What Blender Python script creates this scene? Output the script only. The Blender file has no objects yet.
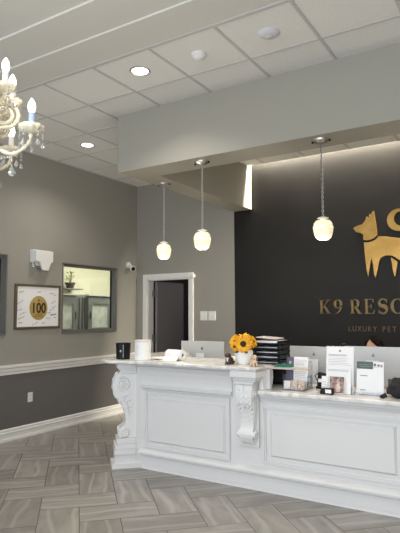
import bpy, bmesh, math, random
from mathutils import Vector, Matrix, noise
R=math.radians
random.seed(7)
col=bpy.context.scene.collection
# ------------------------------------------------------------------ materials
def mat(name,c,rough=.5,metal=0,emit=None,es=0,trans=0,spec=None,bump=None,alpha=None,vary=None,coat=0):
    m=bpy.data.materials.new(name);m.use_nodes=True
    nt=m.node_tree;b=nt.nodes['Principled BSDF'];L=nt.links
    b.inputs['Base Color'].default_value=(*c,1);b.inputs['Roughness'].default_value=rough
    b.inputs['Metallic'].default_value=metal
    if spec is not None:b.inputs['Specular IOR Level'].default_value=spec
    if emit:b.inputs['Emission Color'].default_value=(*emit,1);b.inputs['Emission Strength'].default_value=es
    if trans:b.inputs['Transmission Weight'].default_value=trans
    if coat:b.inputs['Coat Weight'].default_value=coat
    if alpha is not None:b.inputs['Alpha'].default_value=alpha
    tc=nt.nodes.new('ShaderNodeTexCoord')
    if vary:
        n=nt.nodes.new('ShaderNodeTexNoise');n.inputs['Scale'].default_value=vary[0];n.inputs['Detail'].default_value=4
        L.new(tc.outputs['Object'],n.inputs['Vector'])
        r=nt.nodes.new('ShaderNodeMix');r.data_type='RGBA'
        r.inputs[6].default_value=(*c,1);r.inputs[7].default_value=(*vary[1],1)
        mr=nt.nodes.new('ShaderNodeMapRange');mr.inputs[1].default_value=.35;mr.inputs[2].default_value=.7
        L.new(n.outputs['Fac'],mr.inputs[0]);L.new(mr.outputs[0],r.inputs[0]);L.new(r.outputs[2],b.inputs['Base Color'])
    if bump:
        n=nt.nodes.new('ShaderNodeTexNoise');n.inputs['Scale'].default_value=bump[0];n.inputs['Detail'].default_value=5
        L.new(tc.outputs['Object'],n.inputs['Vector'])
        bp=nt.nodes.new('ShaderNodeBump');bp.inputs['Strength'].default_value=bump[1];bp.inputs['Distance'].default_value=.01
        L.new(n.outputs['Fac'],bp.inputs['Height']);L.new(bp.outputs[0],b.inputs['Normal'])
    return m
M={}
M['wall']=mat('greige_wall_paint',(.295,.283,.253),.6,bump=(90,.05))
M['wall_low']=mat('dark_grey_wall_paint',(.122,.116,.112),.5,bump=(90,.05))
M['white_trim']=mat('white_trim_paint',(.74,.73,.71),.35)
M['bulk']=mat('bulkhead_paint',(.335,.318,.272),.65,bump=(90,.04))
M['drywall']=mat('ceiling_drywall_paint',(.60,.585,.54),.7)
M['tile_ceil']=mat('acoustic_ceiling_tile',(.76,.745,.715),.9,bump=(140,.35),vary=(60,(.71,.70,.67)))
M['grid']=mat('ceiling_grid_paint',(.50,.49,.475),.5)
M['desk']=mat('white_desk_lacquer',(.76,.755,.75),.28)
M['corbel']=mat('white_carved_corbel',(.80,.795,.785),.45,bump=(35,.25))
M['accent']=mat('charcoal_accent_wall',(.015,.0138,.0135),.48,bump=(4,.12),vary=(2.2,(.011,.0103,.0103)),spec=.2)
M['gold']=mat('brushed_gold',(.42,.26,.08),.40,.85,vary=(6,(.30,.18,.05)))
M['gold_text']=mat('dull_gold_lettering',(.13,.09,.04),.4,.8)
M['black']=mat('black_plastic',(.008,.008,.010),.45,spec=.25)
M['blackmat']=mat('black_cloth',(.012,.012,.016),.85,bump=(60,.5))
M['dark_metal']=mat('dark_grey_aluminium',(.15,.15,.15),.4,.6)
M['alu_frame']=mat('grey_window_frame',(.20,.20,.19),.4,.4)
M['silver']=mat('silver_aluminium',(.54,.55,.57),.45,.3)
M['stand']=mat('pale_aluminium_stand',(.72,.75,.82),.35,.3)
M['silver_dark']=mat('silver_emblem_grey',(.30,.31,.33),.25,.7)
M['chrome']=mat('brushed_nickel',(.55,.53,.50),.28,.95)
M['paper']=mat('white_paper',(.82,.82,.84),.6)
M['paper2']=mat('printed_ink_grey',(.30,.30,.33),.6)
M['pink']=mat('pale_pink_plastic',(.70,.60,.60),.4)
M['white_plastic']=mat('white_plastic',(.72,.72,.70),.4)
M['detector']=mat('off_white_detector_plastic',(.60,.60,.63),.45)
M['ceramic']=mat('white_ceramic',(.85,.85,.86),.15)
M['petal']=mat('yellow_petal',(.90,.52,.015),.55,vary=(40,(.85,.36,.01)))
M['seed']=mat('brown_flower_centre',(.045,.018,.008),.9,bump=(200,.8))
M['pale_leaf']=mat('pale_green_leaf',(.30,.36,.10),.6)
M['leaf']=mat('green_leaf',(.04,.10,.02),.6)
M['clear']=mat('clear_acrylic',(.9,.92,.95),.05,trans=.95,spec=.5)
M['glass']=mat('window_glass',(.9,.92,.9),.02,trans=1.0)
M['crystal']=mat('clear_crystal',(.95,.95,.93),.05,trans=.85,spec=.8)
M['cream_glass']=mat('cream_moulded_glass',(.93,.85,.66),.15,trans=.2,coat=.5)
M['bulb']=mat('lit_bulb_glass',(1,.97,.9),.3,emit=(1,.93,.80),es=9)
M['shade']=mat('lit_textured_glass_shade',(.9,.86,.7),.2,emit=(1,.86,.56),es=.62,bump=(60,.9),vary=(45,(.45,.38,.24)))
M['lens']=mat('lit_downlight_lens',(1,1,1),.5,emit=(1,.95,.88),es=7)
M['sleeve']=mat('pale_blue_candle_sleeve',(.42,.55,.85),.4)
M['sleeve_w']=mat('white_candle_sleeve',(.78,.78,.80),.4)
M['door']=mat('charcoal_door_paint',(.19,.18,.185),.5)
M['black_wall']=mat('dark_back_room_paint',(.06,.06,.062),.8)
M['office_wall']=mat('cream_office_paint',(.80,.80,.62),.7)
M['cab']=mat('grey_green_cabinet',(.25,.27,.255),.45)
M['cab_glass']=mat('frosted_cabinet_panel',(.85,.90,.82),.3,vary=(9,(.60,.68,.60)))
M['terracotta']=mat('dark_flower_pot',(.06,.035,.03),.6)
M['bronze']=mat('bronze_picture_frame',(.16,.13,.085),.4,.5)
M['skin']=mat('skin',(.62,.36,.25),.5)
M['hair']=mat('dark_brown_hair',(.010,.005,.005),.75,bump=(80,.5),spec=.15)
M['teal']=mat('green_folder_card',(.01,.16,.10),.5)
M['shirt']=mat('black_shirt_cloth',(.02,.02,.025),.9)
M['desk_in']=mat('pale_desk_laminate',(.55,.54,.52),.4)
M['navy']=mat('navy_brochure_print',(.07,.08,.17),.4,vary=(30,(.12,.09,.13)))
M['photo']=mat('photo_print',(.10,.06,.055),.4,vary=(38,(.50,.33,.28)))
M['photo2']=mat('brown_photo_print',(.45,.25,.17),.4,vary=(55,(.75,.68,.62)))
M['sign_green']=mat('dark_green_print',(.05,.095,.075),.5,vary=(60,(.09,.14,.12)))
M['fig_dark']=mat('dark_brown_figurine_glaze',(.09,.045,.04),.25,vary=(45,(.03,.02,.02)))
M['fig_white']=mat('white_figurine_glaze',(.75,.70,.68),.25)
M['fig_tan']=mat('tan_figurine_glaze',(.60,.38,.22),.3,vary=(45,(.75,.55,.40)))
M['ledge']=mat('pale_wood_ledge',(.52,.42,.34),.4,vary=(14,(.62,.55,.48)))
M['ink']=mat('black_ink',(.01,.01,.012),.5)
M['poster_gold']=mat('gold_print_circle',(.50,.34,.10),.4,.3,vary=(9,(.60,.45,.18)))

def marble():
    m=bpy.data.materials.new('pale_marble');m.use_nodes=True;nt=m.node_tree;L=nt.links;b=nt.nodes['Principled BSDF']
    tc=nt.nodes.new('ShaderNodeTexCoord');n=nt.nodes.new('ShaderNodeTexNoise');n.inputs['Scale'].default_value=5;n.inputs['Detail'].default_value=8;n.inputs['Distortion'].default_value=1.6
    L.new(tc.outputs['Object'],n.inputs['Vector']);r=nt.nodes.new('ShaderNodeValToRGB')
    r.color_ramp.elements[0].position=.42;r.color_ramp.elements[0].color=(.62,.60,.58,1)
    r.color_ramp.elements[1].position=.56;r.color_ramp.elements[1].color=(.80,.79,.76,1)
    L.new(n.outputs['Fac'],r.inputs[0]);L.new(r.outputs[0],b.inputs['Base Color']);b.inputs['Roughness'].default_value=.18
    return m
M['marble']=marble()
def floor_mat():
    m=bpy.data.materials.new('wood_look_floor_tile');m.use_nodes=True;nt=m.node_tree;L=nt.links;b=nt.nodes['Principled BSDF']
    uv=nt.nodes.new('ShaderNodeUVMap');uv.uv_map='UVMap'
    at=nt.nodes.new('ShaderNodeAttribute');at.attribute_name='tone'
    mp=nt.nodes.new('ShaderNodeMapping');mp.inputs['Scale'].default_value=(1.0,3.4,1);L.new(uv.outputs[0],mp.inputs[0])
    n=nt.nodes.new('ShaderNodeTexNoise');n.inputs['Scale'].default_value=1.6;n.inputs['Detail'].default_value=6;n.inputs['Distortion'].default_value=1.4
    L.new(mp.outputs[0],n.inputs['Vector'])
    r=nt.nodes.new('ShaderNodeValToRGB');e=r.color_ramp.elements
    e[0].position=.28;e[0].color=(.215,.195,.178,1);e[1].position=.74;e[1].color=(.355,.330,.304,1)
    k=e.new(.5);k.color=(.278,.255,.233,1)
    L.new(n.outputs['Fac'],r.inputs[0])
    w=nt.nodes.new('ShaderNodeTexWave');w.inputs['Scale'].default_value=.55;w.inputs['Distortion'].default_value=9;w.inputs['Detail'].default_value=3;w.bands_direction='Y'
    L.new(mp.outputs[0],w.inputs['Vector'])
    mw=nt.nodes.new('ShaderNodeMapRange');mw.inputs[1].default_value=.8;mw.inputs[2].default_value=1;mw.inputs[4].default_value=.55
    L.new(w.outputs['Fac'],mw.inputs[0])
    mx=nt.nodes.new('ShaderNodeMix');mx.data_type='RGBA';mx.inputs[7].default_value=(.43,.41,.385,1)
    L.new(mw.outputs[0],mx.inputs[0]);L.new(r.outputs[0],mx.inputs[6])
    mu=nt.nodes.new('ShaderNodeMix');mu.data_type='RGBA';mu.blend_type='MULTIPLY';mu.inputs[0].default_value=1
    L.new(mx.outputs[2],mu.inputs[6]);L.new(at.outputs['Color'],mu.inputs[7])
    L.new(mu.outputs[2],b.inputs['Base Color']);b.inputs['Roughness'].default_value=.33
    return m
M['floor']=floor_mat();M['grout']=mat('dark_grout',(.13,.115,.105),.8)

# ------------------------------------------------------------------ mesh helpers
class MB:
    def __init__(s,T=None):s.bm=bmesh.new();s.T=T
    def _v(s,p):
        p=Vector(p);return s.bm.verts.new(s.T@p if s.T else p)
    def poly(s,pts):
        return s.bm.faces.new([s._v(p) for p in pts])
    def box(s,a,b,bev=0,T=None):
        x0,y0,z0=[min(a[i],b[i]) for i in range(3)];x1,y1,z1=[max(a[i],b[i]) for i in range(3)]
        n0=len(s.bm.verts);old=s.T
        if T is not None:s.T=(old@T) if old else T
        v=[s._v(p) for p in ((x0,y0,z0),(x1,y0,z0),(x1,y1,z0),(x0,y1,z0),(x0,y0,z1),(x1,y0,z1),(x1,y1,z1),(x0,y1,z1))]
        s.T=old
        fs=[s.bm.faces.new([v[i] for i in q]) for q in ((0,3,2,1),(4,5,6,7),(0,1,5,4),(1,2,6,5),(2,3,7,6),(3,0,4,7))]
        if bev:
            es=list({e for f in fs for e in f.edges});bmesh.ops.bevel(s.bm,geom=es,offset=bev,segments=2,affect='EDGES',profile=.5)
        return s
    def ring(s,pts):return [s._v(p) for p in pts]
    def bridge(s,a,b):
        n=len(a)
        for i in range(n):s.bm.faces.new([a[i],a[(i+1)%n],b[(i+1)%n],b[i]])
    def lathe(s,prof,c=(0,0,0),n=24,cap=True,ax=None,ripple=None):
        # prof: (r,z)
        old=s.T;T=Matrix.Translation(Vector(c))
        if ax is not None:T=T@Vector((0,0,1)).rotation_difference(Vector(ax)).to_matrix().to_4x4()
        s.T=(old@T) if old else T
        rings=[]
        for r,z in prof:
            def rr(i):return r*(1+(ripple[0]*math.cos(ripple[1]*2*math.pi*i/n) if ripple else 0))
            rings.append(s.ring([(rr(i)*math.cos(2*math.pi*i/n),rr(i)*math.sin(2*math.pi*i/n),z) for i in range(n)]))
        for a,b in zip(rings,rings[1:]):s.bridge(a,b)
        if cap:
            if prof[0][0]>1e-5:s.bm.faces.new(list(reversed(rings[0])))
            if prof[-1][0]>1e-5:s.bm.faces.new(rings[-1])
        s.T=old;return s
    def cyl(s,a,b,r,n=16,r2=None):
        a=Vector(a);b=Vector(b);d=b-a
        return s.lathe([(r,0),(r if r2 is None else r2,d.length)],a,n,ax=d)
    def tube(s,pts,r,n=8,closed=False):
        pts=[Vector(p) for p in pts];m=len(pts);rings=[];up=None
        for i,p in enumerate(pts):
            t=(pts[(i+1)%m]-pts[i-1]) if (closed or 0<i<m-1) else (pts[1]-pts[0] if i==0 else pts[-1]-pts[-2])
            t.normalize()
            if up is None:up=t.orthogonal().normalized()
            else:
                up=(up-t*up.dot(t));up=up.normalized() if up.length>1e-6 else t.orthogonal().normalized()
            w=t.cross(up);rr=r[i] if isinstance(r,(list,tuple)) else r
            rings.append(s.ring([p+(up*math.cos(2*math.pi*k/n)+w*math.sin(2*math.pi*k/n))*rr for k in range(n)]))
        for a,b in zip(rings,rings[1:]):s.bridge(a,b)
        if closed:s.bridge(rings[-1],rings[0])
        else:
            s.bm.faces.new(list(reversed(rings[0])));s.bm.faces.new(rings[-1])
        return s
    def sph(s,c,r,n=16,m=10,sc=(1,1,1),T=None):
        old=s.T;t=Matrix.Translation(Vector(c))
        if T is not None:t=t@T
        t=t@Matrix.Diagonal((*sc,1));s.T=(old@t) if old else t
        pr=[(max(r*math.sin(math.pi*i/m),1e-6),-r*math.cos(math.pi*i/m)) for i in range(m+1)]
        s.lathe(pr,n=n);s.T=old;return s
    def prism(s,pts,vec):
        """pts: list of 3D points of a planar outline, extruded by vec"""
        vec=Vector(vec);a=[s._v(p) for p in pts];b=[s._v(Vector(p)+vec) for p in pts];n=len(a)
        s.bm.faces.new(a);s.bm.faces.new(list(reversed(b)))
        for i in range(n):s.bm.faces.new([a[i],b[i],b[(i+1)%n],a[(i+1)%n]])
        return s
    def build(s,name,m,parent=None,smooth=False,bev=0,angle=40):
        bm=s.bm;bmesh.ops.remove_doubles(bm,verts=bm.verts,dist=1e-6)
        bmesh.ops.recalc_face_normals(bm,faces=bm.faces)
        me=bpy.data.meshes.new(name);bm.to_mesh(me);bm.free()
        o=bpy.data.objects.new(name,me);col.objects.link(o)
        me.materials.append(M[m] if isinstance(m,str) else m)
        if smooth:
            for p in me.polygons:p.use_smooth=True
            me.set_sharp_from_angle(angle=R(angle))
        if bev:
            md=o.modifiers.new('bevel','BEVEL');md.width=bev;md.segments=2;md.limit_method='ANGLE';md.angle_limit=R(40)
        if parent is not None:
            o.parent=parent
            o.matrix_parent_inverse=Matrix.Translation(-parent.location) if False else Matrix()
            # geometry is written in world space: shift it into the parent's frame
            inv=world(parent).inverted();me.transform(inv)
        return o
def world(o):
    m=Matrix.LocRotScale(o.location,o.rotation_euler,o.scale)
    return world(o.parent)@m if o.parent else m
def tag(o,label,cat,group=None):
    o['label']=label;o['category']=cat
    if group:o['group']=group
    return o
def thing(name,loc,label,cat,group=None,rz=0):
    o=bpy.data.objects.new(name,None);col.objects.link(o);o.location=loc;o.rotation_euler=(0,0,rz);o.empty_display_size=.1
    return tag(o,label,cat,group)
def struct(o):o['kind']='structure';return o
def dup(o,parent=None):
    c=o.copy();col.objects.link(c)
    if parent is not None:c.parent=parent
    for ch in [x for x in bpy.data.objects if x.parent==o]:dup(ch,c)
    return c

XL,YB,H,S=-5.51,6.83,3.67,3.05
XR=3.2;Y0=-1.0
# ------------------------------------------------------------------ floor (45 degree 2:1 herringbone)
def build_floor():
    W=.305;u0=-5.405;v0=.031;q=math.sqrt(.5);g=.0030
    bm=bmesh.new();uvl=bm.loops.layers.uv.new('UVMap');cl=bm.loops.layers.color.new('tone')
    def P(u,v):return ((u+v)*q,(v-u)*q)
    rnd=random.Random(3)
    for i in range(-14,34):
        for j in range(-26,36):
            k=(i-j)%4
            if k==0:a=(i,j,i+2,j+1);hz=True
            elif k==2:a=(i,j-1,i+1,j+1);hz=False
            else:continue
            us=(u0+a[0]*W+g,u0+a[2]*W-g);vs=(v0+a[1]*W+g,v0+a[3]*W-g)
            cx,cy=P((us[0]+us[1])/2,(vs[0]+vs[1])/2)
            if not(XL-.5<cx<XR+.5 and Y0-.5<cy<YB+.5):continue
            cs=[(us[0],vs[0]),(us[1],vs[0]),(us[1],vs[1]),(us[0],vs[1])]
            f=bm.faces.new([bm.verts.new((*P(u,v),0)) for u,v in cs])
            t=rnd.uniform(.90,1.08);ou,ov=rnd.uniform(0,90),rnd.uniform(0,90);fl=rnd.choice((-1,1))
            for lp,(u,v) in zip(f.loops,cs):
                x,y=(u-us[0],v-vs[0]) if hz else (v-vs[0],u-us[0])
                lp[uvl].uv=(ou+fl*x,ov+y);lp[cl]=(t,t,t*.99,1)
    for co,no in (((XL,0,0),(-1,0,0)),((XR,0,0),(1,0,0)),((0,YB,0),(0,1,0)),((0,Y0,0),(0,-1,0))):
        bmesh.ops.bisect_plane(bm,geom=bm.verts[:]+bm.edges[:]+bm.faces[:],plane_co=co,plane_no=no,clear_outer=True)
    bmesh.ops.recalc_face_normals(bm,faces=bm.faces)
    for f in bm.faces:
        if f.normal.z<0:f.normal_flip()
    # grout bed a hair below
    me=bpy.data.meshes.new('floor');
    vs=[bm.verts.new(p) for p in ((XL,Y0,-.0012),(XR,Y0,-.0012),(XR,YB,-.0012),(XL,YB,-.0012))]
    f=bm.faces.new(vs);f.material_index=1
    vs=[bm.verts.new(p) for p in ((XL,Y0,-.06),(XR,Y0,-.06),(XR,YB,-.06),(XL,YB,-.06))]
    f=bm.faces.new(list(reversed(vs)));f.material_index=1
    bm.to_mesh(me);bm.free();o=bpy.data.objects.new('floor',me);col.objects.link(o)
    me.materials.append(M['floor']);me.materials.append(M['grout']);struct(o)
build_floor()

# ------------------------------------------------------------------ ceiling
b=MB();b.box((XL,3.21,H),(XR,6.71,H+.02));b.box((XL,6.71,H),(-3.67,YB,H+.02));struct(b.build('ceiling','tile_ceil'))
b=MB();gw=.012
y=3.21+.61
while y<6.7:
    gw=.008;b.box((XL,y-gw,H-.006),(XR,y+gw,H));y+=.61
x=-1.28-.61*7;gw=.011
while x<XR:
    if x>XL:b.box((x-gw,3.23,H-.0065),(x+gw,6.71,H))
    x+=.61
b.box((XL,3.20,H-.007),(XR,3.232,H));b.box((XL,3.2,H-.0075),(XL+.025,6.71,H))
struct(b.build('ceiling_grid','grid'))
b=MB()
b.box((XL,2.87,H),(XR,3.20,H+.14));b.box((XL,2.53,H+.015),(XR,2.87,H+.14));b.box((XL,Y0,H+.032),(XR,2.53,H+.14))
b.box((XL,3.2,H+.02),(XR,6.71,H+.14))
struct(b.build('ceiling_drywall','drywall'))
# cove slot box above the accent wall
b=MB();b.box((-3.38,6.71,H+.34),(XR,YB,H+.36));b.box((-3.38,6.70,H+.0),(XR,6.712,H+.35));b.box((-3.40,6.70,H),(-3.38,YB,H+.35));struct(b.build('ceiling_cove','drywall'))
# L-shaped dropped bulkhead
b=MB()
b.prism([(-3.67,4.22,S),(XR,4.22,S),(XR,4.57,S),(-3.38,4.57,S),(-3.38,YB,S),(-3.67,YB,S)],(0,0,H-S))
struct(b.build('ceiling_bulkhead','bulk'))

# ------------------------------------------------------------------ walls
def wall_y(b,x,t,y0,y1,z0,z1,holes):
    """wall slab in plane x (from x to x-t), holes (ya,yb,za,zb)"""
    hs=sorted(holes);cur=y0
    for ya,yb,za,zb in hs:
        b.box((x-t,cur,z0),(x,ya,z1));b.box((x-t,ya,z0),(x,yb,za));b.box((x-t,ya,zb),(x,yb,z1));cur=yb
    b.box((x-t,cur,z0),(x,y1,z1))
W1=(5.19,6.33,1.275,2.262);W0=(3.10,4.275,1.29,2.29)
b=MB();wall_y(b,XL,.14,Y0,YB+.14,.86,H+.14,[W0,W1]);struct(b.build('wall_left','wall'))
b=MB();b.box((XL-.14,Y0,-.02),(XL,YB+.14,.86));struct(b.build('wall_left_lower','wall_low'))
DX0,DX1,DZ=-5.285,-4.465,2.10
b=MB();b.box((XL,YB,.86),(DX0,YB+.14,H));b.box((DX0,YB,DZ),(DX1,YB+.14,H));b.box((DX1,YB,.86),(-3.67,YB+.14,H))
struct(b.build('wall_back','wall'))
b=MB();b.box((XL,YB,0),(DX0,YB+.14,.86));b.box((DX1,YB,0),(-3.67,YB+.14,.86));struct(b.build('wall_back_lower','wall_low'))
b=MB();b.box((-3.67,YB,0),(XR,YB+.14,H+.36));struct(b.build('wall_back_accent','accent'))
b=MB();b.box((XR,Y0,0),(XR+.14,YB+.14,H+.16));struct(b.build('wall_right','wall'))
# chair rail
def profx(b,x,y0,y1,pr):  # profile (out,z) swept along y on left wall
    b.prism([(x+o,y0,z) for o,z in pr],(0,y1-y0,0))
def profy(b,y,x0,x1,pr):
    b.prism([(x0,y-o,z) for o,z in pr],(x1-x0,0,0))
rail=[(0,.80),(.012,.80),(.016,.83),(.028,.845),(.03,.875),(.05,.89),(.052,.915),(0,.92)]
base=[(0,0),(.030,0),(.030,.030),(.020,.036),(.020,.085),(.028,.092),(.028,.102),(.012,.110),(.012,.122),(.018,.127),(.018,.135),(.006,.145),(0,.147)]
b=MB();profx(b,XL,Y0,YB,rail);profy(b,YB,XL+.05,DX0-.09,rail);profy(b,YB,DX1+.09,-3.67,rail);struct(b.build('trim_1','white_trim'))
b=MB();profx(b,XL,Y0,YB,base);struct(b.build('baseboard_left','white_trim'))
b=MB();profy(b,YB,XL+.022,DX0-.09,base);profy(b,YB,DX1+.09,XR,base);struct(b.build('baseboard_back','white_trim'))
# door casing
cas=MB();k=.078
for x0,x1 in ((DX0-k,DX0),(DX1,DX1+k)):
    cas.box((x0,YB-.022,0),(x1,YB,DZ+k),.004)
cas.box((DX0,YB-.022,DZ),(DX1,YB,DZ+k),.004)
cas.box((DX0,YB,0),(DX0+.02,YB+.14,DZ));cas.box((DX1-.02,YB,0),(DX1,YB+.14,DZ));cas.box((DX0,YB,DZ-.02),(DX1,YB+.14,DZ))
struct(cas.build('trim_2','white_trim'))
# door leaf, standing open into the dark room
d=MB();lx=DX0+.045
d.box((lx,YB+.15,.01),(lx+.042,YB+.15+.78,DZ-.03),.003);do=struct(d.build('door_1','door'))
for z in (.3,1.15,1.87):
    h=MB();h.box((DX0+.02,YB+.10,z-.05),(lx+.02,YB+.150,z+.05));h.cyl((lx+.02,YB+.143,z-.055),(lx+.02,YB+.143,z+.055),.009,10);h.build('hinge','dark_metal',do)
h=MB();h.cyl((lx+.042,YB+.86,1.0),(lx+.09,YB+.86,1.0),.012,12);h.tube([(lx+.085,YB+.865,1.0),(lx+.09,YB+.80,1.0),(lx+.09,YB+.75,1.0)],.009);h.build('door_handle','chrome',do,True)
# room behind the door
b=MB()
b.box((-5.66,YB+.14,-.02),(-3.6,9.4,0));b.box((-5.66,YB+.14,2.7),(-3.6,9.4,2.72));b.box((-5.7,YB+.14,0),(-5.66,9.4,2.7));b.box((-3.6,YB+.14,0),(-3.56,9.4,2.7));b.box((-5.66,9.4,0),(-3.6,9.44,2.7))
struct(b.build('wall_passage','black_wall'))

# ------------------------------------------------------------------ windows in left wall
def window(n,W,bars=()):
    ya,yb,za,zb=W
    f=MB();t=.045
    f.box((XL-.10,ya,za),(XL-.06,ya+t,zb));f.box((XL-.10,yb-t,za),(XL-.06,yb,zb))
    f.box((XL-.10,ya+t,za),(XL-.06,yb-t,za+t));f.box((XL-.10,ya+t,zb-t),(XL-.06,yb-t,zb))
    o=struct(f.build('window_%d'%n,'alu_frame'))
    # liner of the reveal
    l=MB();e=.014
    l.box((XL-.06,ya,za),(XL+.012,ya+e,zb));l.box((XL-.06,yb-e,za),(XL+.012,yb,zb));l.box((XL-.06,ya+e,zb-e),(XL+.012,yb-e,zb));l.box((XL-.06,ya+e,za),(XL+.025,yb-e,za+e+.006))
    l.build('window_frame','alu_frame',o)
    p=MB();p.box((XL-.083,ya+t,za+t),(XL-.078,yb-t,zb-t));p.build('pane','glass',o)
    g=MB();g.box((XL-.078,yb-t-.022,za+t),(XL-.060,yb-t,zb-t));g.build('gasket','black',o)
    return o
window(1,W1);window(2,W0)
# office beyond the windows
OX=-7.6
b=MB()
b.box((OX-.05,2.2,0),(OX,9.2,2.9));b.box((OX,2.15,0),(XL-.14,2.2,2.9));b.box((OX,9.2,0),(XL-.14,9.25,2.9));b.box((OX,2.2,2.88),(XL-.14,9.2,2.9));b.box((OX,2.2,-.02),(XL-.14,9.2,0))
struct(b.build('wall_office','office_wall'))
# row of grey kennel-front cabinets seen through the window
cx=-6.6
def cabinet(y0,y1,label,zt):
    t=thing('glazed_cabinet',(cx-.25,(y0+y1)/2,0),label,'cabinet','grey cabinets beyond the window')
    c=MB();c.box((cx-.5,y0,0),(cx-.03,y1,zt-.0),.004);c.build('body','cab',t)
    f=MB();w=.10
    f.box((cx-.03,y0+.004,.05),(cx,y0+w,zt-.02));f.box((cx-.03,y1-w,.05),(cx,y1-.004,zt-.02));f.box((cx-.03,y0+w,zt-.14),(cx,y1-w,zt-.02));f.box((cx-.03,y0+w,.05),(cx,y1-w,.14));f.box((cx-.03,y0+w,1.14),(cx,y1-w,1.30))
    dr=f.build('door','cab',t)
    p=MB();p.box((cx-.028,y0+w,1.30),(cx-.018,y1-w,zt-.14));p.build('panel','cab_glass',dr)
    p=MB();p.box((cx-.028,y0+w,.14),(cx-.018,y1-w,1.14));p.build('panel','cab_glass',dr)
    h=MB();yy=y1-.05 if y1<6.7 else y0+.05
    h.box((cx,yy-.012,1.46),(cx+.02,yy+.012,1.58),.003);h.build('door_handle','dark_metal',dr)
    rl=MB();rl.box((cx-.5,y0,zt),(cx+.015,y1,zt+.025));rl.build('top_rail','white_plastic',t)
cabinet(6.13,6.58,'grey cabinet with pale panel behind the window, below the pot plant',1.86)
cabinet(6.84,7.46,'grey cabinet with wide pale panel behind the window, right side',1.86)
t=thing('sliding_door_panel',(cx-.1,6.71,0),'ribbed grey door between the two cabinets behind the window','door panel')
p=MB();p.box((cx-.14,6.585,0),(cx-.06,6.835,1.86));p.build('body','cab',t)
for yy in (6.61,6.68,6.75,6.81):
    r=MB();r.box((cx-.06,yy-.012,.03),(cx-.035,yy+.012,1.83),.003);r.build('rib','alu_frame',t)
# shelf + pot
tag(MB().box((OX,6.98,2.005),(OX+.30,7.42,2.025),.003).box((OX,7.05,1.96),(OX+.02,7.07,2.01)).box((OX,7.33,1.96),(OX+.02,7.35,2.01)).build('wall_shelf','alu_frame'),'small grey wall shelf seen through the window, holding a pot plant','shelf')
t=thing('potted_plant',(OX+.17,7.20,2.025),'dark flower pot with thin leafy plant on shelf beyond window','plant')
p=MB();p.lathe([(.0001,2.025),(.065,2.025),(.090,2.11),(.10,2.11),(.10,2.14),(.084,2.14),(.078,2.10),(.0001,2.10)],(OX+.17,7.20,0),20);p.build('pot','terracotta',t,True)
p=MB();rr=random.Random(5)
for i in range(26):
    a=rr.uniform(0,6.28);h=rr.uniform(.08,.24);q=rr.uniform(.03,.12)
    p0=Vector((OX+.17,7.20,2.11));p1=p0+Vector((math.cos(a)*q*.5,math.sin(a)*q*.5,h*.7));p2=p0+Vector((math.cos(a)*q,math.sin(a)*q-.03,h))
    p.tube([p0,p1,p2],[.003,.002,.001],5);p.sph(p2,.02,8,5,sc=(1,.8,.35))
p.build('foliage','pale_leaf',t,True)

# ------------------------------------------------------------------ wall items
def text_mesh(name,txt,size,M4,m,parent,ext=.003,align='LEFT',sx=1,font_sp=1,off=0):
    cu=bpy.data.curves.new(name,'FONT');cu.body=txt;cu.size=size;cu.extrude=ext;cu.align_x=align;cu.space_character=font_sp;cu.offset=off
    to=bpy.data.objects.new(name,cu);col.objects.link(to);bpy.context.view_layer.update()
    me=bpy.data.meshes.new_from_object(to.evaluated_get(bpy.context.evaluated_depsgraph_get()))
    bpy.data.objects.remove(to);me.name=name
    me.transform(M4@Matrix.Diagonal((sx,1,1,1)))
    o=bpy.data.objects.new(name,me);col.objects.link(o);me.materials.clear();me.materials.append(M[m])
    if parent is not None:o.parent=parent;me.transform(world(parent).inverted())
    return o
# matrices: on left wall, text reads along +y, up z, out +x
def TL(y,z,x=XL):return Matrix(((0,0,1,x),(1,0,0,y),(0,1,0,z),(0,0,0,1)))
# on back wall, reads along +x, out -y
def TB(x,z,y=YB):return Matrix(((1,0,0,x),(0,0,-1,y),(0,1,0,z),(0,0,0,1)))
# poster
t=thing('framed_poster',(XL,4.765,1.355),'framed white signed poster with gold circle and 100, on the left wall','poster')
f=MB();y0,y1,z0,z1=4.39,5.145,1.355,1.93;w=.028
f.box((XL,y0,z0),(XL+.03,y0+w,z1));f.box((XL,y1-w,z0),(XL+.03,y1,z1));f.box((XL,y0+w,z0),(XL+.03,y1-w,z0+w));f.box((XL,y0+w,z1-w),(XL+.03,y1-w,z1));f.build('frame','bronze',t,bev=.003)
MB().box((XL,y0+w,z0+w),(XL+.012,y1-w,z1-w)).build('print','paper',t)
cy,cz=4.775,1.625
MB().lathe([(1e-5,.0125),(1,.0125),(1,.014),(1e-5,.014)],(XL,0,0),48,ax=(1,0,0)).bm.free()
g=MB(Matrix.Translation((XL+.012,cy,cz))@Matrix(((0,0,1,0),(.150,0,0,0),(0,.158,0,0),(0,0,0,1))));g.lathe([(1e-4,0),(1,0),(1,.002),(1e-4,.002)],n=48,cap=False);g.build('gold_circle','poster_gold',t)
text_mesh('numeral','100',.185,TL(cy,cz-.062,XL+.0150),'ink',t,.0008,'CENTER',.88,1.0,.0035)
for zz,hw in ((cz-.085,.05),(cz-.105,.07)):MB().box((XL+.0142,cy-hw,zz-.003),(XL+.0152,cy+hw,zz+.003)).build('small_print','bronze',t)
MB().box((XL+.0142,cy-.012,cz+.085),(XL+.0152,cy+.012,cz+.115)).build('small_emblem','bronze',t)
rs=random.Random(11)
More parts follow.
